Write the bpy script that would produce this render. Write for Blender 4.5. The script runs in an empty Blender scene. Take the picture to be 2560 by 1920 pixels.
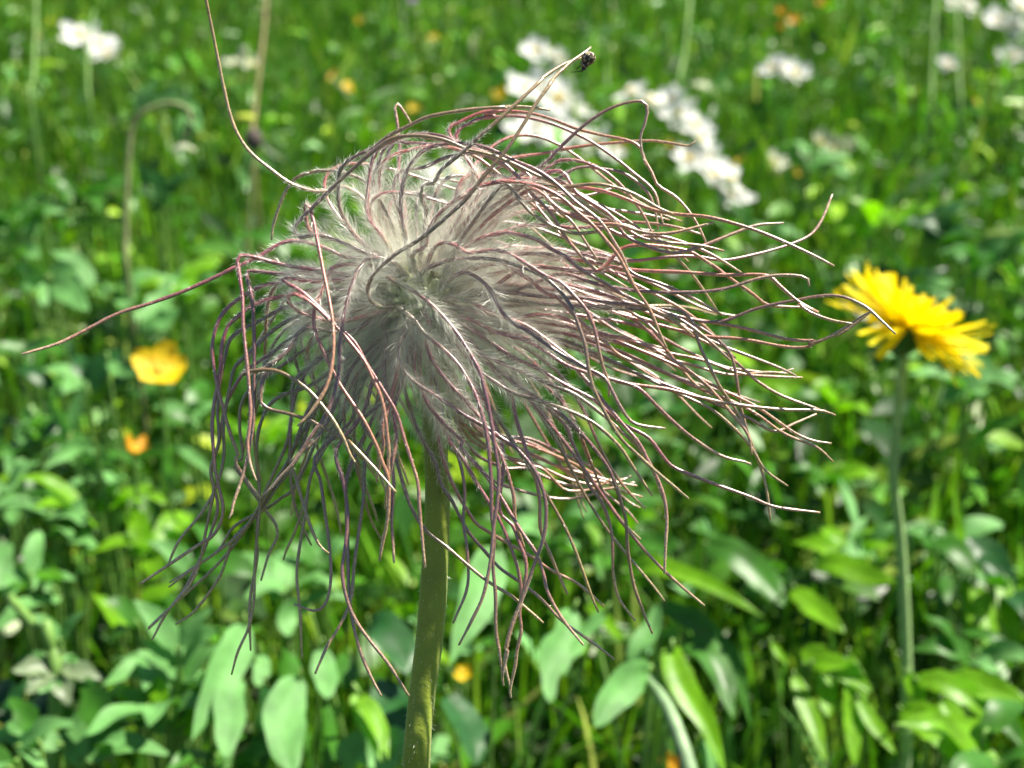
import bpy, math, random
import numpy as np
from mathutils import Vector, Matrix, Euler

rnd = random.Random(7)
rng = np.random.default_rng(11)
scn = bpy.context.scene

# ------------------------------------------------------------------ camera, sky, sun, exposure
CAM_H = 0.34
PITCH = 22.0
HFOV = 40.0
cam_d = bpy.data.cameras.new("camera")
cam_d.sensor_width = 36.0
cam_d.lens = 18.0 / math.tan(math.radians(HFOV / 2))
cam_d.clip_start = 0.01
cam_d.clip_end = 300.0
cam_d.dof.use_dof = True
cam_d.dof.focus_distance = 0.183
cam_d.dof.aperture_fstop = 27.0
cam = bpy.data.objects.new("camera", cam_d)
scn.collection.objects.link(cam)
cam.location = (0, 0, CAM_H)
cam.rotation_euler = (math.radians(90 - PITCH), 0, 0)
scn.camera = cam

SUN_TO = Vector((0.50, 0.18, 0.85)).normalized()
elev = math.asin(SUN_TO.z)
azim = math.atan2(SUN_TO.x, SUN_TO.y)
world = bpy.data.worlds.new("World")
scn.world = world
world.use_nodes = True
wn = world.node_tree
bg = wn.nodes["Background"]
sky = wn.nodes.new("ShaderNodeTexSky")
sky.sky_type = 'NISHITA'
sky.sun_disc = False
sky.sun_elevation = elev
sky.sun_rotation = azim
sky.altitude = 1500
wn.links.new(sky.outputs[0], bg.inputs[0])
bg.inputs[1].default_value = 0.05
sun_d = bpy.data.lights.new("sun", 'SUN')
sun_d.energy = 5.0
sun_d.angle = math.radians(0.53)
sun_d.color = (1.0, 0.94, 0.82)
sun = bpy.data.objects.new("sun", sun_d)
scn.collection.objects.link(sun)
sun.rotation_euler = SUN_TO.to_track_quat('Z', 'Y').to_euler()
sun.location = (1, 1, 3)
scn.view_settings.view_transform = 'Standard'
scn.view_settings.look = 'None'
scn.view_settings.gamma = 1
scn.view_settings.use_curve_mapping = False
scn.view_settings.exposure = 1.32
scn.cycles.max_bounces = 8
scn.cycles.diffuse_bounces = 8
scn.cycles.transmission_bounces = 4
scn.cycles.use_denoising = True

# ------------------------------------------------------------------ helpers
COL = scn.collection
FPX = 1280.0 / math.tan(math.radians(HFOV / 2))        # focal length in photo pixels (2560 wide)
_p = math.radians(PITCH)
FWD = np.array([0, math.cos(_p), -math.sin(_p)])
UPV = np.array([0, math.sin(_p), math.cos(_p)])
RIGHT = np.array([1.0, 0, 0])
CAMP = np.array([0, 0, CAM_H])

def at(px, py, d):
    """world point d metres in front of the viewpoint's plane, seen in that direction"""
    return CAMP + d * (FWD + RIGHT * ((px - 1280) / FPX) + UPV * ((960 - py) / FPX))

def ray_h(px, py, h):
    v = FWD + RIGHT * ((px - 1280) / FPX) + UPV * ((960 - py) / FPX)
    return CAMP + v * ((h - CAM_H) / v[2])

# zoom frames the drawings were measured in: letter -> (x0, y0, scale)
FR = {'A': (500, 200, .36166), 'B': (1200, 200, .40687), 'C': (400, 600, .36166), 'D': (1100, 700, .45208),
      'E': (300, 1100, .40687), 'F': (900, 1300, .36166), 'G': (0, 0, .40687), 'H': (1900, 500, .30137),
      'I': (900, 300, .27125), 'J': (900, 700, .27125), 'K': (900, 1050, .36166), 'L': (1300, 0, .56962),
      'M': (1500, 1200, .47920), 'N': (0, 600, .42194), 'O': (0, 1250, .49729), 'P': (1350, 80, .08137),
      'W': (0, 0, 1.15732)}

def pts(s):
    out = []; k = 'W'
    for w in s.split():
        if w[0].isalpha():
            k = w[0]; w = w[1:]
            if not w: continue
        x, y = w.split(',')
        x0, y0, sc = FR[k]
        out.append((x0 + float(x) * sc, y0 + float(y) * sc))
    return np.array(out)

def smooth_path(P, step):
    """Catmull-Rom through the rows of P, resampled at about step"""
    P = np.asarray(P, float)
    if len(P) == 2:
        n = max(2, int(np.linalg.norm(P[1] - P[0]) / step)); t = np.linspace(0, 1, n + 1)[:, None]
        return P[0] * (1 - t) + P[1] * t
    Q = np.vstack([2 * P[0] - P[1], P, 2 * P[-1] - P[-2]])
    out = []
    for i in range(1, len(Q) - 2):
        p0, p1, p2, p3 = Q[i - 1:i + 3]
        t = np.linspace(0, 1, 12, endpoint=False)[:, None]
        out.append(0.5 * ((2 * p1) + (-p0 + p2) * t + (2 * p0 - 5 * p1 + 4 * p2 - p3) * t ** 2 + (-p0 + 3 * p1 - 3 * p2 + p3) * t ** 3))
    out.append(Q[-2][None])
    R = np.vstack(out)
    L = np.r_[0, np.cumsum(np.linalg.norm(np.diff(R, axis=0), axis=1))]
    n = max(4, int(L[-1] / step))
    u = np.linspace(0, L[-1], n + 1)
    return np.stack([np.interp(u, L, R[:, k]) for k in range(R.shape[1])], 1)

def mesh_from(name, V, F, mat=None, smooth=True, col=None, attr=None):
    """V (n,3); F list of int arrays each (m,k)"""
    me = bpy.data.meshes.new(name)
    V = np.asarray(V, np.float32)
    F = [np.asarray(f, np.int32) for f in F if len(f)]
    me.vertices.add(len(V)); me.vertices.foreach_set('co', V.ravel())
    loops = np.concatenate([f.ravel() for f in F])
    tot = np.concatenate([np.full(len(f), f.shape[1], np.int32) for f in F])
    start = np.r_[0, np.cumsum(tot)[:-1]].astype(np.int32)
    me.loops.add(len(loops)); me.loops.foreach_set('vertex_index', loops)
    me.polygons.add(len(tot)); me.polygons.foreach_set('loop_start', start)
    try: me.polygons.foreach_set('loop_total', tot)
    except Exception: pass
    me.update(calc_edges=True)
    me.polygons.foreach_set('use_smooth', np.full(len(tot), smooth, bool))
    if col is not None:
        a = me.color_attributes.new('tint', 'FLOAT_COLOR', 'POINT')
        c = np.ones((len(V), 4), np.float32); c[:, :3] = col
        a.data.foreach_set('color', c.ravel())
    if attr is not None:
        a = me.attributes.new('along', 'FLOAT', 'POINT')
        a.data.foreach_set('value', np.asarray(attr, np.float32))
    if mat: me.materials.append(mat)
    me.validate()
    return me

def link(name, me, parent=None, kind=None, loc=None):
    o = bpy.data.objects.new(name, me)
    COL.objects.link(o)
    if parent: o.parent = parent
    if kind: o['kind'] = kind
    if loc is not None: o.location = loc
    return o

def thing(name, label, cat, loc, group=None):
    o = bpy.data.objects.new(name, None)
    o.empty_display_size = 0.01
    COL.objects.link(o)
    o.location = tuple(loc)
    o['label'] = label; o['category'] = cat
    if group: o['group'] = group
    return o

def frames_along(P):
    T = np.gradient(P, axis=0); T /= np.linalg.norm(T, axis=1)[:, None] + 1e-12
    N = np.zeros_like(P)
    a = np.array([0, 0, 1.0]) if abs(T[0, 2]) < .9 else np.array([1.0, 0, 0])
    n = a - T[0] * a.dot(T[0]); n /= np.linalg.norm(n)
    for i in range(len(P)):
        n = n - T[i] * n.dot(T[i]); n /= np.linalg.norm(n) + 1e-12
        N[i] = n
    return T, N, np.cross(T, N)

def tube(P, rad, sides=7, cap=True):
    """tube mesh data along P with radius array; returns V, [quads, caps], t per vertex"""
    P = np.asarray(P, float); n = len(P)
    rad = np.broadcast_to(rad, (n,))
    T, N, B = frames_along(P)
    a = np.linspace(0, 2 * np.pi, sides, endpoint=False)
    V = P[:, None] + rad[:, None, None] * (np.cos(a)[None, :, None] * N[:, None] + np.sin(a)[None, :, None] * B[:, None])
    V = V.reshape(-1, 3)
    i = np.arange(n - 1)[:, None] * sides; j = np.arange(sides)[None]
    j2 = (j + 1) % sides
    q = np.stack([i + j, i + j2, i + sides + j2, i + sides + j], -1).reshape(-1, 4)
    t = np.repeat(np.linspace(0, 1, n), sides)
    F = [q]
    if cap:
        V = np.vstack([V, P[-1] + T[-1] * rad[-1] * .8, P[0]])
        k = np.arange(sides); e = (n - 1) * sides
        F.append(np.stack([e + k, e + (k + 1) % sides, np.full(sides, n * sides)], 1))
        F.append(np.stack([(k + 1) % sides, k, np.full(sides, n * sides + 1)], 1))
        t = np.r_[t, 1, 0]
    return V, F, t

def ball(c, r, seg=12, rings=8, scale=(1, 1, 1), rot=None):
    c = np.asarray(c, float); V = []; 
    for i in range(rings + 1):
        th = math.pi * i / rings
        for j in range(seg):
            ph = 2 * math.pi * j / seg
            V.append((math.sin(th) * math.cos(ph) * scale[0], math.sin(th) * math.sin(ph) * scale[1], math.cos(th) * scale[2]))
    V = np.array(V) * r
    if rot is not None: V = V @ np.array(rot.to_3x3() if hasattr(rot, 'to_3x3') else rot).T
    V = V + c
    F = np.array([(i * seg + j, (i + 1) * seg + j, (i + 1) * seg + (j + 1) % seg, i * seg + (j + 1) % seg) for i in range(rings) for j in range(seg)])
    return V, [F]

def merge(parts):
    V = []; F = {}; off = 0; T = []
    for p in parts:
        v, fs = p[0], p[1]
        V.append(v)
        for f in fs:
            f = np.asarray(f); F.setdefault(f.shape[1], []).append(f + off)
        if len(p) > 2: T.append(np.broadcast_to(p[2], (len(v),) + np.shape(p[2])[1:]) if np.ndim(p[2]) else np.full(len(v), p[2]))
        off += len(v)
    return np.vstack(V), [np.vstack(x) for x in F.values()], (np.concatenate(T) if T else None)

# ------------------------------------------------------------------ materials
def new_mat(name):
    m = bpy.data.materials.new(name); m.use_nodes = True
    nt = m.node_tree; nt.nodes.clear()
    out = nt.nodes.new('ShaderNodeOutputMaterial')
    return m, nt, out

def ramp(nt, stops):
    r = nt.nodes.new('ShaderNodeValToRGB')
    els = r.color_ramp.elements
    while len(els) < len(stops): els.new(0.5)
    for e, (p, c) in zip(els, stops):
        e.position = p; e.color = (*c, 1)
    return r

def noise(nt, scale, detail=3, rough=.6):
    n = nt.nodes.new('ShaderNodeTexNoise')
    n.inputs['Scale'].default_value = scale; n.inputs['Detail'].default_value = detail
    n.inputs['Roughness'].default_value = rough
    tc = nt.nodes.new('ShaderNodeTexCoord')
    nt.links.new(tc.outputs['Object'], n.inputs['Vector'])
    return n

def mixc(nt, fac, a, b, mode='MIX'):
    m = nt.nodes.new('ShaderNodeMix'); m.data_type = 'RGBA'; m.blend_type = mode
    for sock, v in ((m.inputs[0], fac), (m.inputs[6], a), (m.inputs[7], b)):
        if hasattr(v, 'is_linked') or hasattr(v, 'links'): nt.links.new(v, sock)
        elif isinstance(v, (int, float)): sock.default_value = v
        else: sock.default_value = (*v, 1)
    return m.outputs[2]

def leaf_material(name, base=None, trans=(1.0, 1.25, .35), tfac=.30, rough=.42, spec=.36, nscale=60, nvar=.35):
    """translucent leaf; base colour from the tint attribute unless given"""
    m, nt, out = new_mat(name)
    if base is None:
        a = nt.nodes.new('ShaderNodeAttribute'); a.attribute_name = 'tint'; c = a.outputs['Color']
    else:
        r = nt.nodes.new('ShaderNodeRGB'); r.outputs[0].default_value = (*base, 1); c = r.outputs[0]
    n = noise(nt, nscale)
    rp = ramp(nt, [(.3, (1 - nvar,) * 3), (.7, (1 + nvar * .6,) * 3)])
    nt.links.new(n.outputs['Fac'], rp.inputs[0])
    c2 = mixc(nt, 1.0, c, rp.outputs[0], 'MULTIPLY')
    p = nt.nodes.new('ShaderNodeBsdfPrincipled')
    nt.links.new(c2, p.inputs['Base Color'])
    p.inputs['Roughness'].default_value = rough
    p.inputs['Specular IOR Level'].default_value = spec
    tr = nt.nodes.new('ShaderNodeBsdfTranslucent')
    tc = mixc(nt, 1.0, c2, trans, 'MULTIPLY')
    nt.links.new(tc, tr.inputs['Color'])
    bmp = nt.nodes.new('ShaderNodeBump'); bmp.inputs['Strength'].default_value = .35; bmp.inputs['Distance'].default_value = .001
    nt.links.new(n.outputs['Fac'], bmp.inputs['Height']); nt.links.new(bmp.outputs[0], p.inputs['Normal'])
    mx = nt.nodes.new('ShaderNodeMixShader'); mx.inputs[0].default_value = tfac
    nt.links.new(p.outputs[0], mx.inputs[1]); nt.links.new(tr.outputs[0], mx.inputs[2])
    nt.links.new(mx.outputs[0], out.inputs[0])
    return m

def simple(name, col, rough=.6, spec=.4, nscale=200, nvar=.3, bump=0, sheen=0):
    m, nt, out = new_mat(name)
    n = noise(nt, nscale)
    rp = ramp(nt, [(.3, tuple(x * (1 - nvar) for x in col)), (.7, tuple(min(1, x * (1 + nvar)) for x in col))])
    nt.links.new(n.outputs['Fac'], rp.inputs[0])
    p = nt.nodes.new('ShaderNodeBsdfPrincipled')
    nt.links.new(rp.outputs[0], p.inputs['Base Color'])
    p.inputs['Roughness'].default_value = rough; p.inputs['Specular IOR Level'].default_value = spec
    p.inputs['Sheen Weight'].default_value = sheen
    if bump:
        b = nt.nodes.new('ShaderNodeBump'); b.inputs['Strength'].default_value = bump; b.inputs['Distance'].default_value = .0003
        nt.links.new(n.outputs['Fac'], b.inputs['Height']); nt.links.new(b.outputs[0], p.inputs['Normal'])
    nt.links.new(p.outputs[0], out.inputs[0])
    return m

def style_material(name, stops):
    m, nt, out = new_mat(name)
    a = nt.nodes.new('ShaderNodeAttribute'); a.attribute_name = 'along'
    n = noise(nt, 260, 3)
    ma = nt.nodes.new('ShaderNodeMath'); ma.operation = 'MULTIPLY_ADD'
    nt.links.new(n.outputs['Fac'], ma.inputs[0]); ma.inputs[1].default_value = .5
    sub = nt.nodes.new('ShaderNodeMath'); sub.operation = 'SUBTRACT'; nt.links.new(a.outputs['Fac'], sub.inputs[0]); sub.inputs[1].default_value = .25
    nt.links.new(sub.outputs[0], ma.inputs[2])
    rp = ramp(nt, stops); nt.links.new(ma.outputs[0], rp.inputs[0])
    fine = noise(nt, 2600, 2)
    fr = ramp(nt, [(.35, (.55, .52, .52)), (.7, (1.3, 1.2, 1.15))]); nt.links.new(fine.outputs['Fac'], fr.inputs[0])
    c = mixc(nt, 1.0, rp.outputs[0], fr.outputs[0], 'MULTIPLY')
    p = nt.nodes.new('ShaderNodeBsdfPrincipled')
    nt.links.new(c, p.inputs['Base Color'])
    p.inputs['Roughness'].default_value = .36
    p.inputs['Specular IOR Level'].default_value = .8
    p.inputs['IOR'].default_value = 1.9
    p.inputs['Coat Weight'].default_value = .5
    p.inputs['Coat Roughness'].default_value = .35
    p.inputs['Sheen Weight'].default_value = .2
    p.inputs['Sheen Roughness'].default_value = .35
    p.inputs['Sheen Tint'].default_value = (1, .96, .93, 1)
    b = nt.nodes.new('ShaderNodeBump'); b.inputs['Strength'].default_value = .6; b.inputs['Distance'].default_value = .0001
    nt.links.new(fine.outputs['Fac'], b.inputs['Height']); nt.links.new(b.outputs[0], p.inputs['Normal'])
    nt.links.new(p.outputs[0], out.inputs[0])
    return m

GREEN = (.42, .44, .24)
M_style = [
    style_material('plume_mauve', [(0, GREEN), (.12, (.40, .09, .10)), (.3, (.34, .055, .075)), (.6, (.27, .085, .075)), (.85, (.38, .19, .11)), (1, (.58, .42, .24))]),
    style_material('plume_russet', [(0, GREEN), (.12, (.42, .09, .09)), (.35, (.44, .085, .07)), (.6, (.44, .16, .08)), (.85, (.44, .23, .11)), (1, (.45, .30, .14))]),
    style_material('plume_dark', [(0, GREEN), (.16, (.26, .06, .07)), (.4, (.17, .04, .05)), (.7, (.19, .085, .065)), (.88, (.34, .20, .11)), (1, (.38, .27, .15))]),
    style_material('plume_olive', [(0, GREEN), (.14, (.24, .09, .08)), (.4, (.15, .08, .04)), (.7, (.26, .165, .05)), (.9, (.44, .32, .13)), (1, (.42, .32, .14))]),
]
M_style.append(style_material('plume_tan', [(0, GREEN), (.2, (.55, .40, .26)), (.5, (.60, .44, .20)), (.8, (.50, .34, .14)), (1, (.42, .28, .12))]))
def hair_material():
    m, nt, out = new_mat('silky_hair')
    d = nt.nodes.new('ShaderNodeBsdfDiffuse'); d.inputs[0].default_value = (.97, .97, .86, 1)
    t = nt.nodes.new('ShaderNodeBsdfTranslucent'); t.inputs[0].default_value = (.98, .98, .86, 1)
    g = nt.nodes.new('ShaderNodeBsdfGlossy'); g.inputs[0].default_value = (.9, .9, .9, 1); g.inputs['Roughness'].default_value = .35
    a = nt.nodes.new('ShaderNodeMixShader'); a.inputs[0].default_value = .66
    b = nt.nodes.new('ShaderNodeMixShader'); b.inputs[0].default_value = .12
    nt.links.new(d.outputs[0], a.inputs[1]); nt.links.new(t.outputs[0], a.inputs[2])
    nt.links.new(a.outputs[0], b.inputs[1]); nt.links.new(g.outputs[0], b.inputs[2])
    nt.links.new(b.outputs[0], out.inputs[0])
    return m
M_hair = hair_material()
M_tint = leaf_material('meadow_leaf')
M_glauc = leaf_material('glaucous_leaf', (.15, .37, .10), trans=(.9, 1.1, .25), tfac=.35, rough=.6, nscale=90)
M_bright = leaf_material('bright_leaf', (.19, .45, .012), trans=(1.1, 1.3, .25), tfac=.5, rough=.4, nscale=90)
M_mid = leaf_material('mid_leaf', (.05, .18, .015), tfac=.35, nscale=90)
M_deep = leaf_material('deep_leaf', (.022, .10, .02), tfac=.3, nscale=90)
M_stemg = simple('green_stem', (.14, .27, .05), .55, .4, 150, .25)
M_stemb = simple('brown_stem', (.26, .22, .09), .6, .3, 150, .25)
M_white = leaf_material('white_petal', (.82, .83, .80), trans=(1, 1, .95), tfac=.35, rough=.6, nvar=.05)
M_cream = leaf_material('cream_petal', (.62, .66, .50), trans=(1, 1, .8), tfac=.4, rough=.6, nvar=.1)
M_yel = leaf_material('yellow_petal', (.88, .62, .008), trans=(1.1, .95, .4), tfac=.35, rough=.35, spec=.6, nvar=.12)
M_lemon = leaf_material('lemon_floret', (.95, .88, .006), trans=(1.0, .78, .3), tfac=.42, rough=.5, nvar=.1)
M_oran = leaf_material('orange_petal', (.85, .40, .02), trans=(1, .8, .4), tfac=.35, nvar=.25)
M_ycen = simple('yellow_centre', (.65, .50, .04), .7)
M_purp = leaf_material('purple_petal', (.30, .16, .42), trans=(1, 1, 1), tfac=.3)
# ------------------------------------------------------------------ ground
def ground_z(x, y):
    return .006 * np.sin(x * 9 + 1.3) * np.cos(y * 7) + .02 * np.sin(x * 1.7 + .5) * np.sin(y * 1.3)
gx = np.concatenate([-np.geomspace(60, .05, 34), [0], np.geomspace(.05, 60, 34)])
gy = np.concatenate([-np.geomspace(60, .05, 34), [0], np.geomspace(.05, 60, 34)]) + .8
GX, GY = np.meshgrid(gx, gy, indexing='ij')
GZ = ground_z(GX, GY) * np.exp(-((GX ** 2 + GY ** 2) / 60))
nn = len(gx)
ii = (np.arange(nn - 1)[:, None] * nn + np.arange(nn - 1)[None]).ravel()
def soil():
    m, nt, out = new_mat('meadow_soil')
    n = noise(nt, 12, 8, .7)
    rp = ramp(nt, [(.3, (.012, .02, .006)), (.55, (.03, .06, .012)), (.75, (.06, .10, .02))])
    nt.links.new(n.outputs['Fac'], rp.inputs[0])
    p = nt.nodes.new('ShaderNodeBsdfPrincipled'); nt.links.new(rp.outputs[0], p.inputs['Base Color'])
    p.inputs['Roughness'].default_value = .9
    b = nt.nodes.new('ShaderNodeBump'); b.inputs['Distance'].default_value = .02; nt.links.new(n.outputs['Fac'], b.inputs['Height'])
    nt.links.new(b.outputs[0], p.inputs['Normal']); nt.links.new(p.outputs[0], out.inputs[0])
    return m
link('ground', mesh_from('ground', np.stack([GX, GY, GZ], -1).reshape(-1, 3), [np.stack([ii, ii + nn, ii + nn + 1, ii + 1], 1)], soil()), kind='structure')

# ------------------------------------------------------------------ pasque flower seed head
HD = 0.190                       # distance of the head's centre
CX, CY = 1052.0, 742.0
HEADC = at(CX, CY, HD)
STEM = pts("W938,745 935,900 943,1000 945,1100 938,1250 928,1380 912,1500 900,1659")
sd = np.interp(STEM[:, 1], [700, 1000, 1920], [.191, .192, .194])
SP = [at(x, y, d) for (x, y), d in zip(STEM, sd)]
last = SP[-1]; foot = np.array([last[0] - .012, last[1] + .004, 0.0])
foot = np.array([last[0] - .004, last[1] + .012, 0.0])
SP += [last * (1 - u) + foot * u for u in (.12, .3, .6, 1.0)]
SP = smooth_path(np.array(SP), .003)
plant = thing('pasque_flower', 'feathery seed head of reddish wind-blown plumes on a thick hairy stem, largest plant in front', 'seed head', foot)
FOOT = Vector(foot)
def hlink(name, V, F, mat, parent, attr=None, smooth=True, col=None, kind=None):
    me = mesh_from(name, V - foot if parent is plant else V - foot, F, mat, smooth, col=col, attr=attr)
    return link(name, me, parent, kind)

def stem_mat():
    m, nt, out = new_mat('hairy_stem')
    n = noise(nt, 90, 4)
    rp = ramp(nt, [(.3, (.17, .22, .012)), (.6, (.25, .32, .02)), (.8, (.36, .38, .06))])
    nt.links.new(n.outputs['Fac'], rp.inputs[0])
    p = nt.nodes.new('ShaderNodeBsdfPrincipled'); nt.links.new(rp.outputs[0], p.inputs['Base Color'])
    p.inputs['Roughness'].default_value = .5; p.inputs['Sheen Weight'].default_value = .2
    p.inputs['Subsurface Weight'].default_value = .45; p.inputs['Subsurface Radius'].default_value = (.6, 1, .2); p.inputs['Subsurface Scale'].default_value = .0015
    f = noise(nt, 900, 3)
    b = nt.nodes.new('ShaderNodeBump'); b.inputs['Strength'].default_value = .7; b.inputs['Distance'].default_value = .0003
    nt.links.new(f.outputs['Fac'], b.inputs['Height']); nt.links.new(b.outputs[0], p.inputs['Normal'])
    nt.links.new(p.outputs[0], out.inputs[0])
    return m
hs = np.linspace(0, 1, len(SP))
srad = np.interp(hs, [0, .08, .3, 1], [.0013, .0018, .0020, .0021]) * (1 + .03 * np.sin(hs * 60))
V, F, t = tube(SP, srad, 20)
stem_o = hlink('stem', V, F, stem_mat(), plant)

def hairs(P, T, N, B, rad, s0, s1, count, l0, l1, lean, w=.000030, r=None, droop=0.0):
    """ribbon hairs leaving the tube P between s0 and s1; returns V, F"""
    n = len(P)
    s = np.sort(r.uniform(s0, s1, count)); f = s * (n - 1); i = np.clip(f.astype(int), 0, n - 2); u = (f - i)[:, None]
    p = P[i] * (1 - u) + P[i + 1] * u
    tt = T[i]; a = r.uniform(0, 2 * np.pi, count)[:, None]
    rad_dir = np.cos(a) * N[i] + np.sin(a) * B[i]
    L = np.interp(s, [s0, s1], [l0, l1])[:, None] * r.uniform(.5, 1.25, (count, 1))
    ln = np.clip(r.normal(lean, .20, (count, 1)), .05, 1.6)
    d = rad_dir * np.cos(ln) * 1.0 + tt * np.sin(ln); d /= np.linalg.norm(d, axis=1)[:, None]
    d2 = d + r.normal(0, .22, (count, 3)) + tt * .5; d2 /= np.linalg.norm(d2, axis=1)[:, None]
    side = np.cross(d, r.normal(0, 1, (count, 3))); side /= np.linalg.norm(side, axis=1)[:, None] + 1e-9
    rr = np.interp(f, np.arange(n), rad)[:, None]
    b0 = p + rad_dir * rr * .7
    m = b0 + d * L * .5; e = m + d2 * L * .5
    w0 = w * r.uniform(.7, 1.3, (count, 1))
    V = np.stack([b0 - side * w0, b0 + side * w0, m + side * w0 * .8, m - side * w0 * .8, e], 1).reshape(-1, 3)
    k = np.arange(count)[:, None] * 5
    return V, [k + np.array([[0, 1, 2, 3]]), k + np.array([[3, 2, 4]])]

T, N, B = frames_along(SP)
hv, hf = hairs(SP, T, N, B, srad, .0, .85, 5200, .0011, .0013, .15, w=.000022, r=rng)
hlink('stem_hairs', hv, hf, M_hair, stem_o, kind='stuff')

V, F = ball(HEADC, .0042, 18, 12, (1.15, 1, .95))
M_recept = simple('seed_green', (.66, .70, .40), .7, .2, 500, .3, sheen=.5)
hlink('receptacle', V, F, M_recept, plant)

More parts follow.
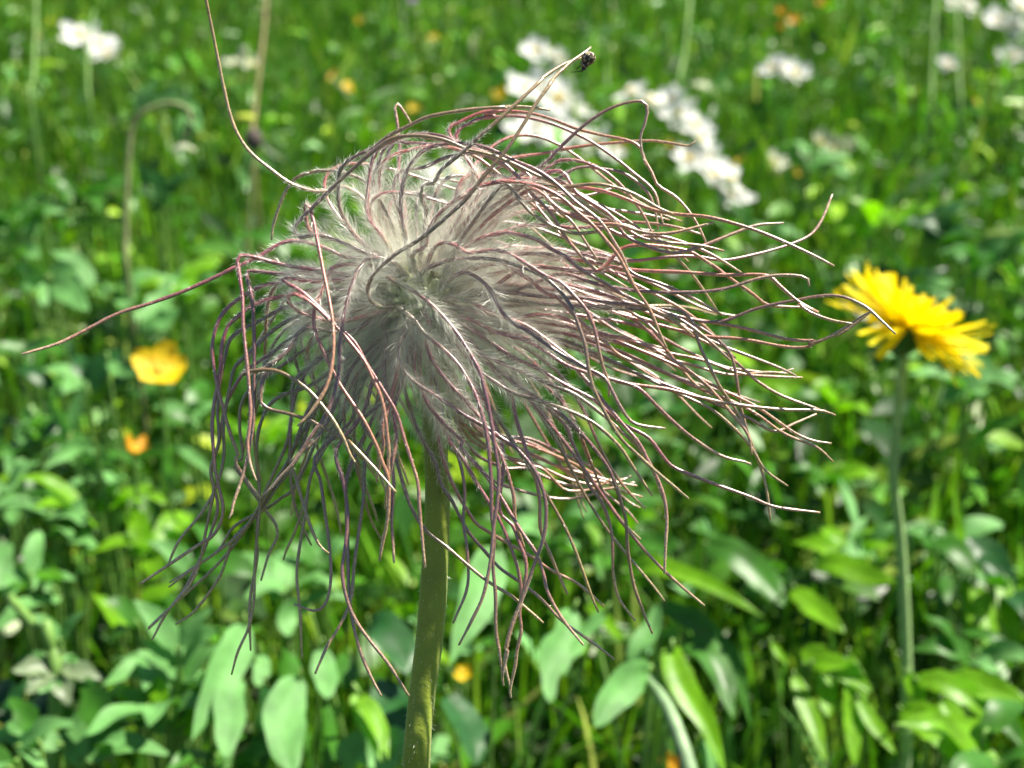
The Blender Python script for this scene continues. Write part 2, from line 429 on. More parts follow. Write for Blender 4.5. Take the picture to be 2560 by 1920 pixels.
# drawn plumes: "material z_root z_mid z_tip (mm towards the viewer) | path from root to tip"
TR = """
4 3 2 12 | A1330,1210 1220,950 1140,830 1060,765 980,735 870,770 750,760 620,710 480,610 340,490 250,350 200,200 165,40 G1265,0 1225,-80 1140,-170
0 4 6 12 | A1330,1260 1020,1225 900,1175 760,1125 620,1112 520,1150 420,1215 240,1305 N1400,160 1300,212 1100,300 900,370 700,430 560,500 350,610 130,682
0 4 8 14 | C1400,270 1110,210 900,180 700,128 590,103 540,120 545,200 572,400 575,600 598,850 610,1000 622,1200 605,1380 E790,90 810,170 840,245
2 3 5 12 | C1380,300 1000,237 820,232 650,215 600,235 640,420 655,700 648,1000 645,1230 615,1420 E765,160 740,250 695,390 688,440 670,485
1 4 10 16 | A1250,1200 1150,1200 1000,1130 820,1072 755,1040 728,930 738,845 765,900 790,1000 C1110,100 1140,250 1170,400 1198,600 1195,800 1160,980 1100,1100 1020,1210 950,1280
3 5 16 8 | J400,240 C1650,458 1520,462 1460,425 1435,350 1470,250 1600,120 1750,20 I450,1165 600,1060 800,890 980,720 1150,500 1350,270 1530,0 B320,180 450,0 P240,1659 500,1330 750,1110 960,900 1150,770 1350,630 1500,520 1585,440
3 3 12 8 | I560,1180 590,1050 602,950 610,820 572,740 562,660 600,595 690,582 715,520 760,450 880,350 1010,240 1130,120 1270,0 B380,0 P0,1480 400,1200 800,960 1100,850 1300,760
1 6 12 10 | I560,1500 500,1330 478,1260 520,1200 600,1180 620,1060 680,930 800,800 980,680 1100,612 1280,570 1450,570 1650,610 1850,710 2000,850 2130,960 B780,1000 850,1090 910,1200 960,1290 1040,1400 1100,1530 1150,1640
3 2 9 8 | A1330,1270 1170,1170 1060,1060 970,900 957,760 960,640 1020,560 1130,500 1200,470 1300,390 1430,325 1560,262 1750,220 1980,190 2150,183 B60,172 200,160 330,170 425,187
3 4 10 8 | A1340,1270 1150,1195 1000,1130 820,1068 700,1090 655,1060 662,1000 740,920 900,760 1070,600 1200,490 1330,400 1500,380 1650,400 I850,205 1000,270 1200,320 1400,400 1600,500 1800,600 B560,720 700,800 850,890
0 3 6 6 | I380,1400 300,1250 200,1060 90,930 58,800 75,640 90,470 120,350 190,245 330,170 500,140 700,175 850,208 1000,255 1200,330 1350,420 1450,520 1600,700 1760,860 B480,900 560,1010 680,1140 800,1210 900,1270
2 4 9 10 | I480,1400 440,1170 400,980 375,850 380,680 410,530 470,400 560,300 680,240 850,215 1000,222 1150,250 1300,310 1450,380 1600,440 1750,530 1880,640 2000,760 B740,870 830,1010 890,1120 910,1200 905,1240
2 1 3 6 | I420,1200 350,830 308,700 320,560 365,480 430,452 560,440 650,410 750,358 900,320 1100,300 1300,345 1450,420 1580,540 1700,680 1800,820 B560,870 650,1000 720,1100
1 -2 1 0 | I300,1100 190,830 185,650 180,500 205,400 330,320 450,285 640,245 850,260 1050,330 1200,430 1350,560 1500,700 1700,880 1850,1040 2000,1160
2 -3 2 4 | I220,900 110,550 160,420 200,300 260,225 400,150 620,125 800,160 900,215 1100,280 1300,370 1500,470 1650,600 1800,700
2 -4 -2 2 | I300,900 90,750 140,650 300,230 450,215 640,222 800,250 960,300 1150,330 1400,480 1500,620 1600,760 1800,1000 2000,1200 2150,1350
1 0 -4 0 | I780,1200 1000,900 1100,560 A1720,370 1800,290 1950,222 2100,208 B0,212 130,188 300,200 450,240 600,300 750,340 900,372 980,412 1010,490 1060,580 1090,650 1200,720 1290,820 1350,920 1385,1000
0 0 -5 -4 | I740,1200 900,800 1050,500 A1770,390 1900,280 2050,242 B0,240 200,222 400,260 560,320 700,390 850,490 950,570 1040,640 1085,700 1105,780 1130,880
2 0 0 0 | I1000,1150 1060,1060 1130,950 1200,750 1280,600 1400,530 1650,440 B500,400 620,290 750,200 870,150 990,133 1032,175 1015,280 990,350 1000,450 1020,520
1 -1 -6 -4 | I760,1180 900,640 1000,510 1120,490 1300,430 B200,480 400,450 560,420 700,400 850,385 1050,370 1200,387 1285,402 1310,385 1325,375
0 0 2 0 | I1100,1200 1400,700 1740,430 1850,370 2000,372 2212,440 B650,510 780,570 880,660 960,760 1020,860 1060,950
2 -1 -4 -6 | I1050,1180 1300,900 1600,700 1870,520 1980,450 2130,430 B700,540 850,560 950,610 1040,700 1080,800 1100,920
3 0 8 10 | I1000,900 1300,640 B360,640 500,662 700,637 850,660 980,710 1090,780 1190,825
1 0 8 10 | I900,1000 1200,600 B400,610 560,650 750,680 900,730 1050,790 1200,820 1400,840 1650,910 1850,990 2050,1080 2180,1145
1 2 8 10 | I1000,900 1370,590 1640,650 1750,740 1870,840 2050,920 B700,882 850,893 1000,940 1150,945 1300,910 1435,870
3 2 9 8 | I1000,1000 1300,600 1380,620 1460,730 1600,880 1800,990 2000,1042 2200,1020 B700,930 780,905 850,890
1 2 8 6 | I1200,900 B420,620 560,680 650,720 800,830 900,910 1000,970 1150,1000 1350,1020 1500,1055
0 2 8 6 | I1100,900 B450,560 600,700 800,830 900,960 1050,1030 1200,1062 1350,1020 1550,940 1700,890 1860,880
0 2 2 -6 | I1000,1300 B230,1060 450,1082 700,1060 900,1110 1200,1085 1350,1090 1500,1110 1700,1070 1900,1010 2030,950 2100,860 2165,700
0 4 8 4 | I800,1350 1000,1150 1200,1060 1350,1035 1500,1060 1650,1110 1750,1180 1900,1260 B600,1150 750,1240 900,1330 1050,1400 1200,1480 1300,1560
2 3 6 8 | B30,1330 B250,1280 500,1190 700,1250 900,1290 1100,1305 1300,1302 1500,1280 1700,1220 1850,1198 2000,1215 2025,1270
1 3 6 0 | B30,1300 B300,1150 700,1180 900,1020 1240,1040 1400,1120 1550,1230 1680,1320 1760,1380 1900,1392 2010,1390
2 2 2 8 | B30,1400 B300,1380 600,1390 1000,1400 1300,1470 1480,1480 1700,1400 1950,1350 H550,795 700,810 800,850 900,905 1030,1020 1130,1112
1 2 2 6 | B60,1300 B400,1240 700,1300 1000,1400 1300,1470 1600,1520 1900,1590 2080,1598 H400,1190 550,1150 700,1070 850,970 920,935
1 2 0 4 | B60,1400 B500,1330 900,1450 1350,1570 1600,1592 1900,1640 2050,1630 H400,1210 560,1140 700,1090 850,985 912,940
1 2 4 8 | B60,1200 B500,1100 900,1160 1250,1180 1500,1200 1750,1202 1830,1260 1950,1360 2100,1440 H330,860 430,930 600,990 770,1020
1 6 8 4 | J750,180 950,190 1080,230 1200,300 1450,385 1600,460 1850,650 2100,820 D1000,565 1250,600 1450,650 1650,690 1900,720 2100,725 2190,750
2 6 12 12 | I700,1659 780,1530 880,1430 1000,1408 1120,1480 1210,1570 J1220,100 1270,230 1400,390 1550,470 1750,620 2000,780 D900,535 950,610 1000,700 1080,790 1250,820
0 2 8 8 | D200,280 D400,300 500,330 660,400 800,540 900,660 1000,780 1100,900 1150,1000 1220,1150 1250,1300 1245,1450 1240,1620
3 5 13 12 | I620,1659 550,1500 560,1410 640,1360 800,1300 1000,1275 1250,1290 1500,1360 1700,1450 J1730,0 1850,110 1950,250 2020,420 2080,600 2120,850 2180,1050 D980,850 1080,960 1200,1070 1370,1210
0 5 12 12 | I610,1340 680,1180 770,1130 870,1150 1000,1222 1200,1200 1350,1215 1500,1300 1700,1430 J1850,30 1980,160 2080,280 2150,430 D870,350 900,470 935,560 940,640
0 5 8 6 | J800,300 940,340 1100,400 1250,480 1500,550 1700,650 1950,800 D1000,560 1100,600 1200,700 1290,790 1400,880 1550,970 1700,1005 1720,1015
0 4 6 2 | J850,350 1160,540 1300,640 1450,730 1650,820 1900,970 2150,1100 D1000,790 1150,870 1230,970 1300,1040 1500,1120 1700,1190 1850,1250 2095,1285
3 5 8 8 | J850,450 1040,660 1200,720 1350,790 1600,900 1800,980 2000,1060 D900,740 1000,830 1100,930 1170,1040 1220,1180 1245,1260 1235,1320
3 5 8 8 | J900,600 1100,830 1250,940 1400,1030 1600,1100 1900,1200 2100,1290 K1659,52 1800,180 1900,330 2020,520
2 6 13 12 | I230,1440 J300,0 420,60 550,140 650,220 780,350 900,500 1000,650 1100,830 1150,1000 1190,1180 1230,1400 K925,130 960,350 950,550 920,750 900,950 850,1200 770,1380 685,1550
2 6 12 10 | J330,240 400,290 500,370 600,500 750,620 900,770 1000,930 1080,1100 1140,1300 1180,1500 K890,200 910,450 912,650 930,800 920,1000 935,1200 935,1450 960,1620 F985,1150
2 6 11 10 | J480,350 430,450 380,580 358,700 420,860 560,980 750,1100 950,1240 1150,1350 1350,1480 K900,80 1050,170 1170,290 1250,430 1288,600 1270,800 1200,1000 1130,1200 1050,1400 1000,1600 F1020,900 980,1100
0 5 8 6 | J580,260 640,420 612,550 640,680 720,820 850,980 1000,1140 1100,1260 K940,180 1010,350 1060,520 1080,700 1150,900
0 4 8 10 | J500,800 590,1060 650,1180 800,1350 950,1500 K700,200 830,340 950,500 1040,650 1130,790 1220,920 1270,1050 1300,1180 1400,1370 1545,1560
0 3 6 6 | J560,900 740,1330 850,1480 K600,130 700,250 800,420 900,580 980,720 1050,900 1100,1080 1105,1250 1040,1450 1010,1600 F1000,1000 1045,1180
2 3 6 0 | J1000,650 1300,850 1450,980 1650,1100 1850,1240 2050,1430 K1500,60 1650,230 1740,370 1800,540 1840,700 1850,900 1890,1150 1960,1350 2015,1480
0 4 6 4 | J1000,550 1200,780 1300,920 1400,1080 1440,1280 1500,1480 K1150,220 1210,400 1240,560 1250,760 1330,950 1440,1200
0 0 0 -4 | K1100,-250 K1400,20 1460,150 1530,300 1580,450 1680,580 1740,750 1752,900 1755,1050 1790,1230 1900,1390
2 2 0 -5 | K300,-300 K380,20 450,170 520,300 560,450 640,570 740,760 860,900 970,1020 1100,1110 1250,1230 1400,1390 1600,1540 1750,1659
3 0 4 6 | K150,0 250,280 300,450 350,600 450,760 600,880 750,1010 900,1130 1050,1220 1200,1340 1270,1400
1 2 0 -6 | K560,200 K760,650 900,780 1150,930 1330,1050 1500,1130 1690,1285
0 2 6 6 | K960,100 K960,600 1050,720 1100,850 1150,1000 1130,1200 1105,1330 1120,1450 1090,1600 F1080,1000 1040,1180 1045,1230
0 4 9 10 | C1640,300 1560,290 1380,265 1250,275 1050,285 900,265 850,262 850,285 960,345 1060,430 1200,570 1340,700 1440,870 1560,1060 1640,1200 1700,1400 K380,350 405,450 412,600 430,850 445,1010
1 4 9 10 | C1640,420 1500,500 1250,560 1020,522 910,455 882,400 930,373 1050,440 1180,560 1290,680 1400,820 1470,960 1530,1100 1560,1250 1590,1500 E1650,100 1655,200 1645,300 1635,420
1 4 9 10 | C1600,220 1420,170 1250,172 1180,200 1160,260 1120,350 1070,480 1068,600 1110,720 1170,850 1250,1000 1350,1150 1430,1280 1520,1480 E1600,120 1645,240 1640,480 1595,740
2 5 10 12 | C1640,180 1550,130 1450,122 1390,170 1340,270 1300,400 1265,560 1243,750 1240,900 1200,1080 1130,1230 1040,1350 930,1530 E1000,210 930,300 880,345
3 3 9 12 | C1500,520 1300,640 1000,610 880,770 720,890 620,918 562,935 650,905 780,903 880,940 1000,1020 1100,1120 1200,1250 1270,1370 1310,1470 1350,1530
3 4 8 12 | C1560,420 1300,500 1080,560 1010,590 940,680 850,780 770,870 715,950 690,1080 700,1130 760,1170 900,1200 1050,1250 1180,1320 1300,1400 1420,1520 E1400,0 1500,110 1600,220 1690,322
0 3 4 4 | C1500,330 1100,270 900,288 700,320 560,400 450,490 390,600 362,750 380,900 410,1050 450,1200 490,1350 540,1500 E700,130 780,260 860,360
0 3 4 2 | C1500,360 1150,340 850,390 650,450 530,540 470,600 432,720 420,850 400,1000 370,1150 358,1300 370,1500 E580,180 610,320 630,420 612,520 560,600 480,650 300,770 130,882
3 2 2 0 | C1500,380 1200,400 880,460 700,550 560,622 480,690 440,850 412,1000 400,1200 410,1400 E560,180 580,300 552,450 520,600 490,750 430,880 330,1000 170,1160
3 2 2 0 | C1500,420 1250,420 1000,500 800,610 620,780 520,880 490,1000 460,1150 440,1300 440,1500 E590,280 500,440 400,560 340,650 290,780
0 0 0 -4 | C1600,450 1400,480 1150,560 950,650 750,800 600,900 500,1050 440,1200 410,1400 E560,200 600,400 560,550 500,700 400,900 280,1070 200,1230
3 0 -4 -6 | C1600,500 1180,650 1000,760 800,900 650,1000 560,1130 548,1300 570,1500 E700,150 800,300 900,440 960,520 970,600 920,700 870,860
3 0 -2 -6 | C1650,500 1350,640 1150,800 1000,900 920,1000 912,1200 880,1400 E950,200 880,350 850,420 750,560 600,680 450,780 300,900
3 0 -2 -6 | C1650,560 1250,850 1050,1000 800,1100 700,1250 668,1450 E860,330 860,450 845,600 830,800 820,1000 790,1150 720,1300 680,1440
2 1 2 4 | C1650,600 1450,800 1350,1000 1320,1250 E1200,100 1230,250 1262,450 1290,650 1300,850 1270,1000 1200,1055 1070,1015
3 1 5 8 | C1600,620 1350,850 1230,1100 1100,1350 E1060,130 1085,250 1130,400 1180,540 1230,640 1285,690
2 2 7 10 | C1700,640 1500,900 1400,1200 E1330,60 1370,250 1402,450 1388,650 1368,800 1390,960 1450,1110 1540,1240 1640,1370 1770,1575
3 2 4 6 | C1700,640 1620,900 1600,1200 E1520,80 1500,350 1470,560 1440,750 1420,950 1390,1050 1330,1170 1270,1270 1200,1440
2 1 4 6 | C1700,650 1550,900 1480,1200 E1400,200 1390,400 1400,600 1410,900 1430,1100 1480,1300 1540,1450 1600,1570
3 0 -2 -4 | C1650,650 1400,950 1250,1250 E1180,200 1140,450 1100,700 1090,850 1108,1050 1115,1350
3 0 -4 -6 | C1600,600 1200,1000 1050,1200 E1000,200 870,400 842,600 845,720 800,950 790,1100 798,1290
3 0 -4 -8 | C1600,600 1100,1050 E1050,100 950,260 850,430 700,640 560,800 400,950 180,1155
3 0 -4 -8 | C1650,600 1150,1050 E1080,130 960,300 860,450 700,600 660,700 600,850 450,1050 340,1130
3 -2 -6 -8 | C1650,650 1250,1050 E1100,250 1000,350 900,420 700,530 600,680 430,800 300,880
3 -2 -3 -5 | C1650,650 1300,1100 E1200,150 1150,350 1080,550 1020,680 1000,740
2 3 5 8 | J200,400 C1560,640 1550,900 1560,1100 K20,0 100,140 150,260 180,400 205,520 185,700 150,850 135,970
0 3 6 8 | C1680,640 1640,950 K160,-60 180,100 200,200 230,400 230,500 222,700 235,850 240,990
0 3 7 9 | C1760,600 1700,900 K240,-100 250,80 245,180 210,330 190,440 175,600
1 3 7 9 | C1680,700 1600,1100 K160,60 165,180 130,320 108,430
3 1 0 -2 | A1400,1200 1300,950 1220,800 1140,700 1050,655 950,632 850,630 740,650 640,700 560,830 500,1000 490,1100
0 -2 -4 -8 | I380,1300 420,900 360,500 A1378,560 1378,450 1352,250 1340,190 1360,158 1395,200 1430,250 1470,310
0 3 4 4 | I640,1400 800,1100 900,930 975,770 1060,640 1180,520 1280,500 1400,560 1500,700
2 3 3 0 | I700,1400 900,1120 1000,980 1100,900 1250,850 1450,770 1700,700 1900,680 2100,700 B850,660
0 3 2 0 | I800,1350 1040,1150 1150,1020 1280,880 1450,770 1650,690 1900,600
1 4 6 6 | I700,1500 900,1400 1070,1370 1200,1330 1330,1330 1450,1400 1600,1500 1700,1600 J1800,150 2000,350 D900,330 1000,420 1150,480
2 3 4 3 | I800,1500 1150,1300 1450,1240 1700,1230 1850,1252 2050,1232 B700,1090 850,1120 950,1200 1100,1250 1300,1330 1500,1440
1 3 4 4 | I900,1600 1100,1560 1240,1538 1400,1520 1600,1540 1800,1570 D700,40 850,90 1000,140 1150,250 1250,370
2 4 5 4 | J750,170 950,140 1050,100 1130,85 1300,100 1500,130 1700,150 D800,100 950,130 1150,150 1300,200 1450,300 1600,440
0 3 4 2 | I800,1400 1100,1150 1410,1000 1600,970 1800,980 2000,990 B750,900 900,960 1100,960 1300,1020 1450,1090 1600,1180
1 4 5 3 | J1100,300 1450,350 1600,320 1800,330 2000,400 2212,490 D1050,330 1250,420 1450,560 1600,720 1700,850 1720,960
1 2 -12 -20 | K700,0 K1000,150 1250,270 1450,370 1600,410 1750,420 1880,380
1 2 -12 -18 | K700,50 K1000,250 1200,300 1400,390 1600,440 1750,430 1850,400
0 0 -13 -20 | K700,100 K950,320 1150,340 1350,420 1550,470 1720,470 1900,430
1 0 -12 -18 | K750,0 K1100,200 1300,290 1480,350 1650,400 1800,440 1920,460
0 0 -14 -22 | K650,100 K900,400 1100,480 1300,530 1450,545 1600,520 1700,480
1 0 -12 -20 | K800,0 K1200,180 1450,290 1650,400 1800,490 1950,530
0 0 -13 -18 | K760,0 K1150,150 1350,250 1550,380 1750,540 1850,620 1920,710
1 0 -12 -16 | K700,0 K1050,280 1250,330 1400,470 1520,490 1640,470 1760,400
0 0 -14 -20 | K800,20 K1180,130 1400,240 1600,330 1700,420 1860,560 1940,600
1 1 -6 -10 | D250,150 D700,240 1000,330 1250,400 1450,440 1650,510 1800,530 2000,542
0 1 -8 -12 | D250,120 D800,200 1100,260 1350,380 1550,470 1700,500 1850,520 1950,497
1 0 -8 -10 | D250,200 D900,330 1200,420 1400,470 1600,520 1800,510 1920,520
1 1 -4 -8 | D250,100 D700,120 1000,180 1250,250 1450,330 1600,420 1750,560 1900,650 2100,720
0 1 0 -4 | D250,250 D600,330 900,440 1200,560 1450,650 1700,760 1850,840 1960,800 2085,745
1 1 0 -4 | D250,220 D700,300 1000,400 1350,560 1600,660 1750,740 1900,850 2080,930 2170,1010
1 2 0 -2 | D250,200 D650,250 950,330 1300,470 1550,600 1750,700 1950,840 2060,890 2165,905
3 1 2 0 | D250,240 D700,340 1000,470 1300,620 1500,720 1650,850 1720,930 1800,1050 1925,1135
3 2 3 0 | D250,100 D800,150 1100,160 1350,180 1450,400 1550,600 1650,750 1740,950 1800,1130 1830,1320
2 1 -2 -4 | D250,120 D650,60 900,100 1200,160 1450,270 1600,400 1640,550 1660,700 1700,850 1720,950
2 2 2 2 | J900,500 700,420 650,700 720,1000 750,1200 K620,100 690,300 720,500 710,700 740,900 745,1150 650,1400
"""
def lag3(t, a, b, c):
    # smooth bend: root, middle, tip
    return a * (1 - t) * (1 - 2 * t) + 4 * b * t * (1 - t) + c * t * (2 * t - 1)

def make_plume(P3, mat, r, hair_n=420, thick=1.0, long_hair=1.0):
    n = len(P3); s = np.linspace(0, 1, n)
    rad = .000262 * thick * np.interp(s, [0, .03, .12, .5, .93, 1], [2.0, 1.5, 1.05, 1.0, .85, .55])
    rad = rad * (1 + .07 * np.sin(s * r.uniform(40, 90) + r.uniform(0, 6)))
    V, F, t = tube(P3, rad, 7)
    o = hlink('feathery_style', V, F, mat, plant, attr=t)
    T, N, B = frames_along(P3)
    e = .03 if P3[-1][0] > HEADC[0] + .012 else 0.0
    Lp = n * .0009; sa = min(.40, .0145 / Lp) + e; sb = min(.72, .024 / Lp) + e
    a = hairs(P3, T, N, B, rad, .0, sa, int(hair_n * (1.5 + 2 * e)), .0038 * long_hair, .0022 * long_hair, .80, r=r, w=.0000135)
    b = hairs(P3, T, N, B, rad, sa - .03, sb, int(hair_n * .5), .0018 * long_hair, .0007, .85, r=r, w=.000016)
    c = hairs(P3, T, N, B, rad, .25, .995, int(hair_n * .45), .00055, .0004, 1.25, r=r, w=.000018)
    V, F, _ = merge([a, b, c])
    hlink('silky_hairs', V, F, M_hair, o, kind='stuff')
    return o

def px_to_world(Q, z):
    return np.array([at(x, y, HD - zz / 1000) for (x, y), zz in zip(Q, z)])

centre = np.array([CX, CY])
n_traced = 0
for line in TR.strip().splitlines():
    head, path = line.split('|')
    mi, z0, z1, z2 = head.split()
    Q = pts(path)
    d = Q[0] - centre; dl = np.linalg.norm(d)
    if dl > 75: Q = np.vstack([centre + d / dl * 60, Q])
    Q = smooth_path(Q, 9.0)
    s = np.linspace(0, 1, len(Q))
    ph = rng.uniform(0, 6.28, 3)
    Q[:, 0] += 2.2 * np.sin(s * 9 + ph[0]) * s; Q[:, 1] += 2.2 * np.sin(s * 11 + ph[1]) * s
    zz = lag3(s, float(z0), float(z1), float(z2)) + .8 * np.sin(s * 7 + ph[2]) * s
    zz += 3.2 * np.exp(-(s / .06) ** 2) * 0
    P3 = smooth_path(px_to_world(Q, zz), .0009)
    make_plume(P3, M_style[int(mi)], rng, hair_n=int(460), thick=1.0 if float(z1) > 3 else .92)
    n_traced += 1

# plumes between the drawn ones: leave the receptacle all round and bend with the wind and their own weight
def wind_path(d0, L, k, r):
    step = .0009; n = int(L / step)
    p = HEADC + d0 * .0044
    lx = d0[0]
    if lx > -.1:
        tgt = np.array([1.0, -.02 + .2 * r.normal(), -.50 + .25 * r.normal()])
        if d0[2] < -.35: tgt = np.array([.55, .1 * r.normal(), -1.0])
    else:
        tgt = np.array([.12 + .30 * r.normal(), .12 * r.normal(), -1.0])
        if d0[2] > .55: tgt = np.array([1.0, .1, -.25])
    tgt /= np.linalg.norm(tgt)
    out = [p.copy()]; w1, w2, w3 = r.uniform(0, 6.28, 3); f1, f2 = r.uniform(4, 9, 2)
    for i in range(n):
        s = i / n
        m = np.clip((s - .12) * 1.9 * k, 0, 1); m = m * m * (3 - 2 * m)
        d = d0 * (1 - m) + tgt * m
        d = d + .22 * s * np.array([math.sin(f1 * s + w1), .8 * math.sin(f2 * s + w2), math.sin(f1 * s * 1.3 + w3)])
        d /= np.linalg.norm(d)
        p = p + d * step
        out.append(p.copy())
    return np.array(out)

n_more = 0
g = (1 + 5 ** .5) / 2
NP = 180
for i in range(NP):
    zc = 1 - 2 * (i + .5) / NP; ph = 2 * math.pi * i / g
    d0 = np.array([math.sqrt(1 - zc * zc) * math.cos(ph), math.sqrt(1 - zc * zc) * math.sin(ph), zc])
    d0 += rng.normal(0, .12, 3); d0 /= np.linalg.norm(d0)
    if d0[2] < -.75: continue
    if d0[2] > .25 and (i % 2): continue                       # the stem's side
    toward = -d0.dot(FWD)
    if toward > .30: continue
    if toward > .0 and rng.uniform() < .35: continue
    L = rng.uniform(.034, .050) * (1.12 if d0[0] > .2 else .86)
    make_plume(wind_path(d0, L, rng.uniform(.8, 1.25), rng), M_style[[0, 0, 1, 2, 3, 0][i % 6] if d0[0] > -.1 else [0, 3, 0, 3, 1, 2][i % 6]], rng, hair_n=300 if d0[2] > .35 else 430, thick=rng.uniform(.8, 1.0))
    n_more += 1
print('plumes', n_traced, n_more)

# achenes packed on the receptacle
sv, sf = ball((0, 0, 0), 1, 7, 5, (.00055, .00055, .0016))
seed_me = mesh_from('seed', sv, sf, M_recept)
for i in range(120):
    zc = 1 - 2 * (i + .5) / 120; ph = 2 * math.pi * i / g
    d0 = Vector((math.sqrt(1 - zc * zc) * math.cos(ph), math.sqrt(1 - zc * zc) * math.sin(ph), zc))
    if d0.z < -.85: continue
    o = link('seed', seed_me, plant)
    o.location = Vector(HEADC - foot) + d0 * .0050
    o.rotation_euler = d0.to_track_quat('Z', 'Y').to_euler()
# ------------------------------------------------------------------ meadow mass
def unit(a): return a / (np.linalg.norm(a, axis=-1, keepdims=True) + 1e-12)

def batch_leaves(base, d, nrm, L, W, droop, S, prof, fold, tint):
    """many leaves in one array: base/d/nrm (n,3), L/W/droop (n,), S segments, prof widths (S+1)"""
    n = len(base); d = unit(d); side = unit(np.cross(d, nrm)); up = unit(np.cross(side, d))
    V = []
    for k in range(S + 1):
        s = k / S
        c = base + d * (L * (s - .25 * droop * s * s))[:, None] + np.array([0, 0, -1.0]) * (L * droop * s * s * .6)[:, None]
        w = side * (W * prof[k] * .5)[:, None]
        f = up * (W * prof[k] * fold)[:, None]
        V += [c - w + f, c - f * .3, c + w + f]
    V = np.stack(V, 1).reshape(-1, 3)
    K = 3 * (S + 1); o = np.arange(n)[:, None] * K
    q = []
    for k in range(S):
        for j in range(2):
            a = 3 * k + j
            q.append([a, a + 1, a + 4, a + 3])
    F = (o[:, :, None] + np.array(q)[None]).reshape(-1, 4)
    return V, F, np.repeat(tint, K, axis=0)

def wedge(n, y0, y1, margin=.12, power=1.0, r=rng):
    u = r.uniform(0, 1, n)
    y = (y0 ** (power + 1) + u * (y1 ** (power + 1) - y0 ** (power + 1))) ** (1 / (power + 1))
    x = r.uniform(-1, 1, n) * (.40 * y + margin)
    return x, y

def pal(n, cols, wts, jit=.33, r=rng):
    cols = np.array(cols); i = r.choice(len(cols), n, p=np.array(wts) / sum(wts))
    c = cols[i] * np.exp(r.normal(0, jit, (n, 1)))
    return np.clip(c * np.exp(r.normal(0, .06, (n, 3))), .004, .6)

GRASSC = [(.09, .23, .010), (.05, .16, .010), (.16, .32, .012), (.08, .21, .04), (.28, .38, .07)]
def grass(name, n, y0, y1, h0, h1, w, margin=.12, power=.8, label=''):
    x, y = wedge(n, y0, y1, margin, power)
    base = np.stack([x, y, ground_z(x, y)], 1)
    d = np.stack([rng.normal(.06, .30, n), rng.normal(0, .30, n), np.ones(n)], 1)
    nr = rng.normal(0, 1, (n, 3)); nr[:, 1] -= .5
    L = rng.uniform(h0, h1, n); Wd = rng.uniform(.6, 1.4, n) * w * (1 + .35 * y / 2)
    V, F, c = batch_leaves(base, d, nr, L, Wd, rng.uniform(0, .8, n), 4, [.8, 1, .9, .6, .05], .12, pal(n, GRASSC, [4, 3, 2.5, 2, 1]))
    o = link(name, mesh_from(name, V, [F], M_tint, col=c), kind='stuff')
    o['label'] = label; o['category'] = 'grass'
    return o
grass('meadow_grass', 66000, .38, 2.7, .045, .10, .0026, label='fine green grass blades filling the whole meadow')
grass('tall_grass', 9000, .62, 2.7, .08, .16, .0032, label='taller thin grass blades standing out of the meadow')
grass('side_grass', 16000, .15, 3.6, .04, .10, .0032, margin=.9, power=.4, label='loose grass at the meadow margins')

LEAFC = [(.055, .17, .010), (.028, .10, .012), (.09, .23, .035), (.17, .36, .12), (.17, .35, .012), (.14, .22, .03)]
def herb(name, n, y0, y1, z0, z1, L0, L1, aspect, label, power=.8, margin=.12, wts=(4, 4, 2.2, 1.3, 2.4, .8), clump=0.0):
    x, y = wedge(n, y0, y1, margin, power)
    ck = np.floor(rng.uniform(0, n / 9, n)).astype(int)
    if clump:
        cxx, cyy = wedge(int(n / 9) + 1, y0, y1, margin, power)
        x = cxx[ck] + rng.normal(0, clump, n); y = cyy[ck] + rng.normal(0, clump, n)
    z = ground_z(x, y) + rng.uniform(z0, z1, n)
    base = np.stack([x, y, z], 1)
    a = rng.uniform(0, 2 * np.pi, n); el = rng.normal(.35, .45, n)
    d = np.stack([np.cos(a) * np.cos(el), np.sin(a) * np.cos(el), np.sin(el)], 1)
    nr = np.stack([rng.normal(0, .55, n), rng.normal(-.1, .55, n), np.ones(n)], 1)
    L = rng.uniform(L0, L1, n)
    tint = pal(n, LEAFC, list(wts), .35)
    if clump:
        ct = pal(int(n / 9) + 1, LEAFC, list(wts), .4); tint = ct[ck] * np.exp(rng.normal(0, .12, (n, 1)))
    V, F, c = batch_leaves(base, d, nr, L, L * aspect * rng.uniform(.7, 1.2, n), rng.uniform(0, .7, n), 4, [.12, .75, 1, .75, .06], .10, tint)
    o = link(name, mesh_from(name, V, [F], M_tint, col=c), kind='stuff')
    o['label'] = label; o['category'] = 'ground cover'
    return o
herb('small_leaves', 12500, .46, 2.4, .005, .07, .010, .026, .42, 'small rounded leaves crowding between the grass', clump=.02, power=.2)
herb('broad_leaves', 3300, .50, 2.4, .01, .07, .025, .050, .26, 'broader lance-shaped leaves among the meadow grass', clump=.025, power=.4)
herb('side_leaves', 6000, .1, 3.5, .005, .05, .02, .045, .4, 'low leaves at the meadow margins', margin=.9, power=.4)

